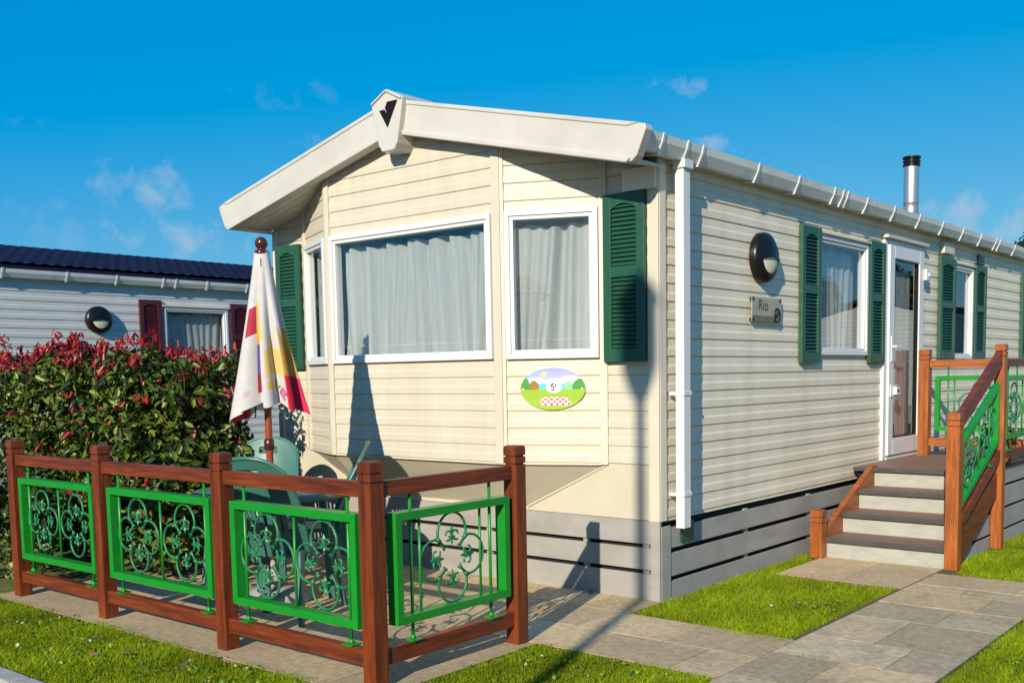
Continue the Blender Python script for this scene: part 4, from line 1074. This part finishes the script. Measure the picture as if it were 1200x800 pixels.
for k in range(8):
    th=2*PI*k/8; j=NVV
    p=canopy_pt(int(k*NT/8)%NT,NVV); mb.tube([(c[0]+.05*math.cos(th),c[1]+.05*math.sin(th),2.28),(p[0]*.62+c[0]*.38,p[1]*.62+c[1]*.38,p[2]+.02)],.005,5)
mb.build('rib',M['finial'],PS)
# flower pots on the deck
for i,(y,cc) in enumerate(((3.55,(.55,.16,.06)),(3.78,(.50,.08,.06)),(4.02,(.60,.25,.10)))):
    lab=['terracotta pot with orange flowers nearest the stair post on the deck','terracotta pot with red flowers in the middle of the deck edge row','terracotta pot with pale orange flowers farthest along the deck edge'][i]
    t=thing('flower_pot',lab,'flower pot',(1.06,y,.64),0,'terracotta flower pots along the deck edge')
    mb=MB(); mb.lathe([(.05,.0),(.068,.10),(.076,.10),(.076,.125),(.06,.125),(.058,.11)],(1.06,y,.64),20); mb.build('pot',M['terra'],t)
    rg=np.random.default_rng(60+i); P=[(1.06+rg.normal()*.05,y+rg.normal()*.05,.80+rg.uniform(0,.16)) for _ in range(130)]
    leaf_cloud('foliage',M['leaf'],t,P,.05,mixcol([(.05,.12,.02),(.09,.16,.03),cc],[.4,.3,.3]),None,61+i)

# ================================================================== GROUND
def sheet(name,pts,z,m,kind='structure'):
    mb=MB(); mb.add([(a,b,z) for a,b in pts],[tuple(range(len(pts)))]); return tag(mb.build(name,m),kind=kind)
sheet('ground',[(-250,-250),(250,-250),(250,250),(-250,250)],-.020,M['ground'])
sheet('road',[(-250,-11.5),(250,-11.5),(250,-3.46),(-250,-3.46)],-.014,M['road'])
mb=MB()
x=-30.
while x<30: mb.box(x,x+.905,-3.46,-3.34,-.10,.012); x+=.915
tag(mb.build('kerb',M['kerb'],bevel=.012),kind='structure')
def slabs(name,cells,m,base=None):
    mb=MB(); rr=random.Random(len(cells))
    for (x0,x1,y0,y1,tone) in cells:
        g=.0028; t=1+rr.uniform(-.2,.16); dz=rr.uniform(-.0012,.0012)
        t3=(t*tone[0],t*tone[1],t*tone[2])
        mb.box(x0+g,x1-g,y0+g,y1-g,-.06,dz,0,t3)
    return tag(mb.build(name,m,bevel=.0016,seg=1),kind='structure')
def grid(x0,x1,y0,y1,sx,sy,stagger=0,tone=(1,1,1),ax='x'):
    out=[]; j=0; y=y0
    while y<y1-.02:
        ye=min(y+sy,y1); x=x0-(stagger*sx if j%2 else 0)
        while x<x1-.02:
            xa=max(x,x0); xe=min(x+sx,x1)
            if xe-xa>.03: out.append((xa,xe,y,ye,tone))
            x+=sx
        y=ye; j+=1
    return out
slabs('patio',grid(-3.98,.02,-2.53,-1.30,.605,.615)+grid(-3.98,1.15,-1.30,-.40,.605,.45,.5)+grid(-3.98,.03,-.40,.02,.605,.42),M['slab'])
sheet('path_bed',[(-3.99,-2.54),(.025,-2.54),(.025,-1.31),(1.16,-1.31),(1.16,-3.3),(2.04,-3.3),(2.04,.76),(5.5,.76),(5.5,1.97),(1.3,1.97),(1.2,2.2),(.2,2.2),(.2,1.26),(1.12,1.26),(1.12,-.41),(.03,-.41),(.03,.03),(-3.99,.03)],-.0025,M['joint'])
pg=[]
rr=random.Random(5); y=-3.3; j=0
while y<1.5-.05:
    ye=min(y+rr.choice([.45,.52,.6]),1.5)
    cut=[1.15,1.15+rr.choice([.38,.5,.6]),2.03]
    for a,b in zip(cut,cut[1:]): pg.append((a,b,y,ye,rr.choice([(1,1,1),(.92,.90,.86),(1.12,1.04,.90)])))
    if y>=.55:
        xx=2.03
        while xx<5.5: pg.append((xx,xx+.6,y,ye,(1,1,1))); xx+=.6
    y=ye; j+=1
slabs('garden_path',pg,M['slabg'])
slabs('step_paving',[(.2,.68,1.27,2.19,(1.05,1.03,1)),(.68,1.14,1.27,2.19,(1,1,1)),(1.15,1.80,1.505,1.95,(1.25,1.22,1.15)),(1.80,2.6,1.505,1.95,(1.22,1.2,1.15)),(2.6,3.3,1.505,1.95,(1.2,1.2,1.15)),(3.3,4.1,1.505,1.95,(1.25,1.2,1.15))],M['slab'])

def grass(name,polys,dens,seed,hmin=.014,hmax=.034):
    rg=np.random.default_rng(seed); P=[]
    for poly,dn in polys:
        a=np.array(poly); mn=a.min(0); mx_=a.max(0); n=int((mx_-mn).prod()*dens*dn)
        q=mn+rg.random((n,2))*(mx_-mn)
        ins=np.zeros(n,bool); m=len(a)
        for i in range(m):
            x1_,y1_=a[i]; x2_,y2_=a[(i+1)%m]
            cnd=((y1_>q[:,1])!=(y2_>q[:,1]))&(q[:,0]<(x2_-x1_)*(q[:,1]-y1_)/(y2_-y1_+1e-12)+x1_); ins^=cnd
        P.append(q[ins])
    q=np.concatenate(P); n=len(q)
    # jitter so that edges are ragged
    q+=rg.normal(size=q.shape)*.009; ed=rg.random(n)<.22; q[ed]+=rg.normal(size=(int(ed.sum()),2))*.028
    patch=np.sin(q[:,0]*3.1+q[:,1]*1.7)+np.sin(q[:,0]*7.3-q[:,1]*5.1)+np.sin(q[:,0]*17+q[:,1]*13)*.6+np.sin(q[:,0]*41-q[:,1]*29)*np.sin(q[:,0]*23+q[:,1]*37)*1.1
    h=rg.uniform(hmin,hmax,n)*(1+.28*patch/2)*np.where(rg.random(n)<.03,1.7,1)
    az=rg.uniform(0,2*PI,n); w=rg.uniform(.0012,.0026,n); lean=rg.uniform(.1,.9,n)*h; la=rg.uniform(0,2*PI,n)
    dx=np.cos(az)*w; dy=np.sin(az)*w; lx=np.cos(la)*lean; ly=np.sin(la)*lean
    vs=np.zeros((n,5,3)); z0=-.02
    vs[:,0]=np.stack([q[:,0]-dx,q[:,1]-dy,np.full(n,z0)],1); vs[:,1]=np.stack([q[:,0]+dx,q[:,1]+dy,np.full(n,z0)],1)
    vs[:,2]=np.stack([q[:,0]+dx*.8+lx*.35,q[:,1]+dy*.8+ly*.35,z0+h*.6],1); vs[:,3]=np.stack([q[:,0]-dx*.8+lx*.35,q[:,1]-dy*.8+ly*.35,z0+h*.6],1)
    vs[:,4]=np.stack([q[:,0]+lx,q[:,1]+ly,z0+h],1)
    base=(np.arange(n)*5)[:,None]
    loops=np.concatenate([base+np.array([0,1,2,3]),base+np.array([3,2,4])],1).astype(np.int32)
    me=bpy.data.meshes.new(name); me.vertices.add(n*5); me.vertices.foreach_set('co',vs.astype(np.float32).ravel())
    me.loops.add(n*7); me.loops.foreach_set('vertex_index',loops.ravel())
    ls=(np.arange(n)[:,None]*7+np.array([0,4])).astype(np.int32).ravel()
    me.polygons.add(n*2); me.polygons.foreach_set('loop_start',ls); me.update(calc_edges=True)
    me.materials.append(M['blade'])
    pal=np.array([(.25,.31,.006),(.31,.36,.008),(.15,.22,.006),(.38,.37,.05),(.28,.21,.06)]); pr_=[.38,.3,.22,.07,.03]
    cc=pal[rg.choice(5,n,p=pr_)]*rg.uniform(.75,1.2,(n,1))*(1+.26*patch[:,None]/2)
    at=me.color_attributes.new('Col','FLOAT_COLOR','POINT'); arr=np.ones((n,5,4),np.float32); arr[:,:,:3]=cc[:,None,:]; at.data.foreach_set('color',arr.ravel())
    o=bpy.data.objects.new(name,me); COL.objects.link(o); return tag(o,'short sunlit lawn grass between the paving and the caravans','grass',kind='stuff')
grass('grass',[([(.03,-.36),(.4,-.36),(1.10,-.52),(1.13,1.26),(.2,1.28),(.19,2.0),(.025,2.2)],1),
               ([(.03,-3.33),(1.16,-3.33),(1.16,-1.33),(.6,-1.29),(.02,-1.27)],1.25),
               ([(2.03,-2.2),(3.6,-2.2),(3.6,.78),(2.06,.78)],1),
               ([(1.28,1.98),(4.2,1.98),(4.2,6),(1.17,6),(1.17,2.6)],.8),
               ([(-5.2,-3.33),(.0,-3.33),(.02,-2.50),(-4.0,-2.52),(-5.2,-2.4)],1.2)],23000,77)
jp=[]
rj=random.Random(9)
for (a,b,y0_,y1_,_) in pg:
    if rj.random()<.6: jp.append(([(a,y0_-.012),(a+(b-a)*rj.uniform(.3,1),y0_-.012),(a+(b-a)*.9,y0_+.012),(a,y0_+.012)],.5))
    if rj.random()<.5: jp.append(([(b-.012,y0_),(b+.012,y0_),(b+.012,y1_),(b-.012,y1_)],.45))
gw=grass('joint_weeds',jp,16000,78,.012,.03); gw['label']='small weeds and moss growing in the joints of the garden path'; gw['category']='weeds'
# clover and daisies, fallen leaves
for i,(x,y,a) in enumerate(((-1.62,-2.83,.3),(-1.15,-2.78,1.9),(-2.1,-2.75,2.6),(-.62,-2.9,.9),(1.9,2.75,1.2),(-.52,-.05,2.2),(-1.75,-2.95,4.0))):
    lab=['curled brown leaf on the front lawn below the second fence panel','broad brown leaf on the front lawn below the third fence panel','small brown leaf on the front lawn near the paving edge','brown leaf on the lawn near the corner post','pale leaf on the grass beside the deck','dark leaf at the foot of the grey skirting','thin brown leaf on the lawn near the kerb'][i]
    mb=MB(); c_,s_=math.cos(a),math.sin(a); z=.022 if i!=5 else .004; ks=[(-.035,0,.012),(-.012,.016,.0),(.015,.014,.003),(.035,0,.014),(.015,-.014,.006),(-.012,-.016,.004)]
    mb.add([(x+p*c_-q*s_,y+p*s_+q*c_,z+h) for p,q,h in ks],[(0,1,2,3),(0,3,4,5)],0,True)
    tag(mb.build('fallen_leaf',M['dryleaf']),lab,'leaf',group='fallen leaves on the lawn')
rc=np.random.default_rng(91); cp_=[]
for (cx_,cy_,r_,k_) in ((-1.9,-2.9,.30,130),(-.9,-2.75,.22,90),(-2.9,-2.75,.25,90),(.45,-1.55,.22,80),(.75,.4,.25,70),(2.4,-.2,.3,90),(-.3,-3.0,.25,90),(1.8,3.0,.4,80)):
    for _ in range(k_): cp_.append((cx_+rc.normal()*r_,cy_+rc.normal()*r_*.5,.008+.016*rc.random()))
cp_=[p for p in cp_ if not (p[0]<.03 and p[1]>-2.52) and not (p[0]>.03 and p[0]<1.16 and -1.33<p[1]<-.45) and not (1.14<p[0]<2.05 and p[1]<2)]
cn=np.tile(np.array([0,0,1.0]),(len(cp_),1))
cl_=leaf_cloud('clover',M['leaf'],None,cp_,.022,mixcol([(.10,.20,.02),(.16,.26,.03),(.07,.13,.02),(.55,.55,.45)],[.4,.3,.26,.04]),cn,92,asp=.8)
tag(cl_,'scattered clover leaves and tiny white flowers in the lawn','clover',kind='stuff')
# lamp post behind the camera by the road; its shadow crosses the lawn and the caravan corner
LP=thing('lamp_post','dark lamp post by the road whose shadow falls on the caravan corner','lamp post',(2.99,-9.5,0))
x,y=2.99,-9.5
mb=MB(); mb.tube([(x,y,0),(x,y,1.2),(x,y,5.86)],[.07,.05,.036],14); mb.build('pole',M['lampmetal'],LP)
mb=MB(); mb.lathe([(.036,5.84),(.06,5.88),(.115,6.0),(.135,6.08),(.135,6.46),(.16,6.48),(.10,6.58),(.02,6.66)],(x,y,0),20); mb.build('lantern',M['lampmetal'],LP)
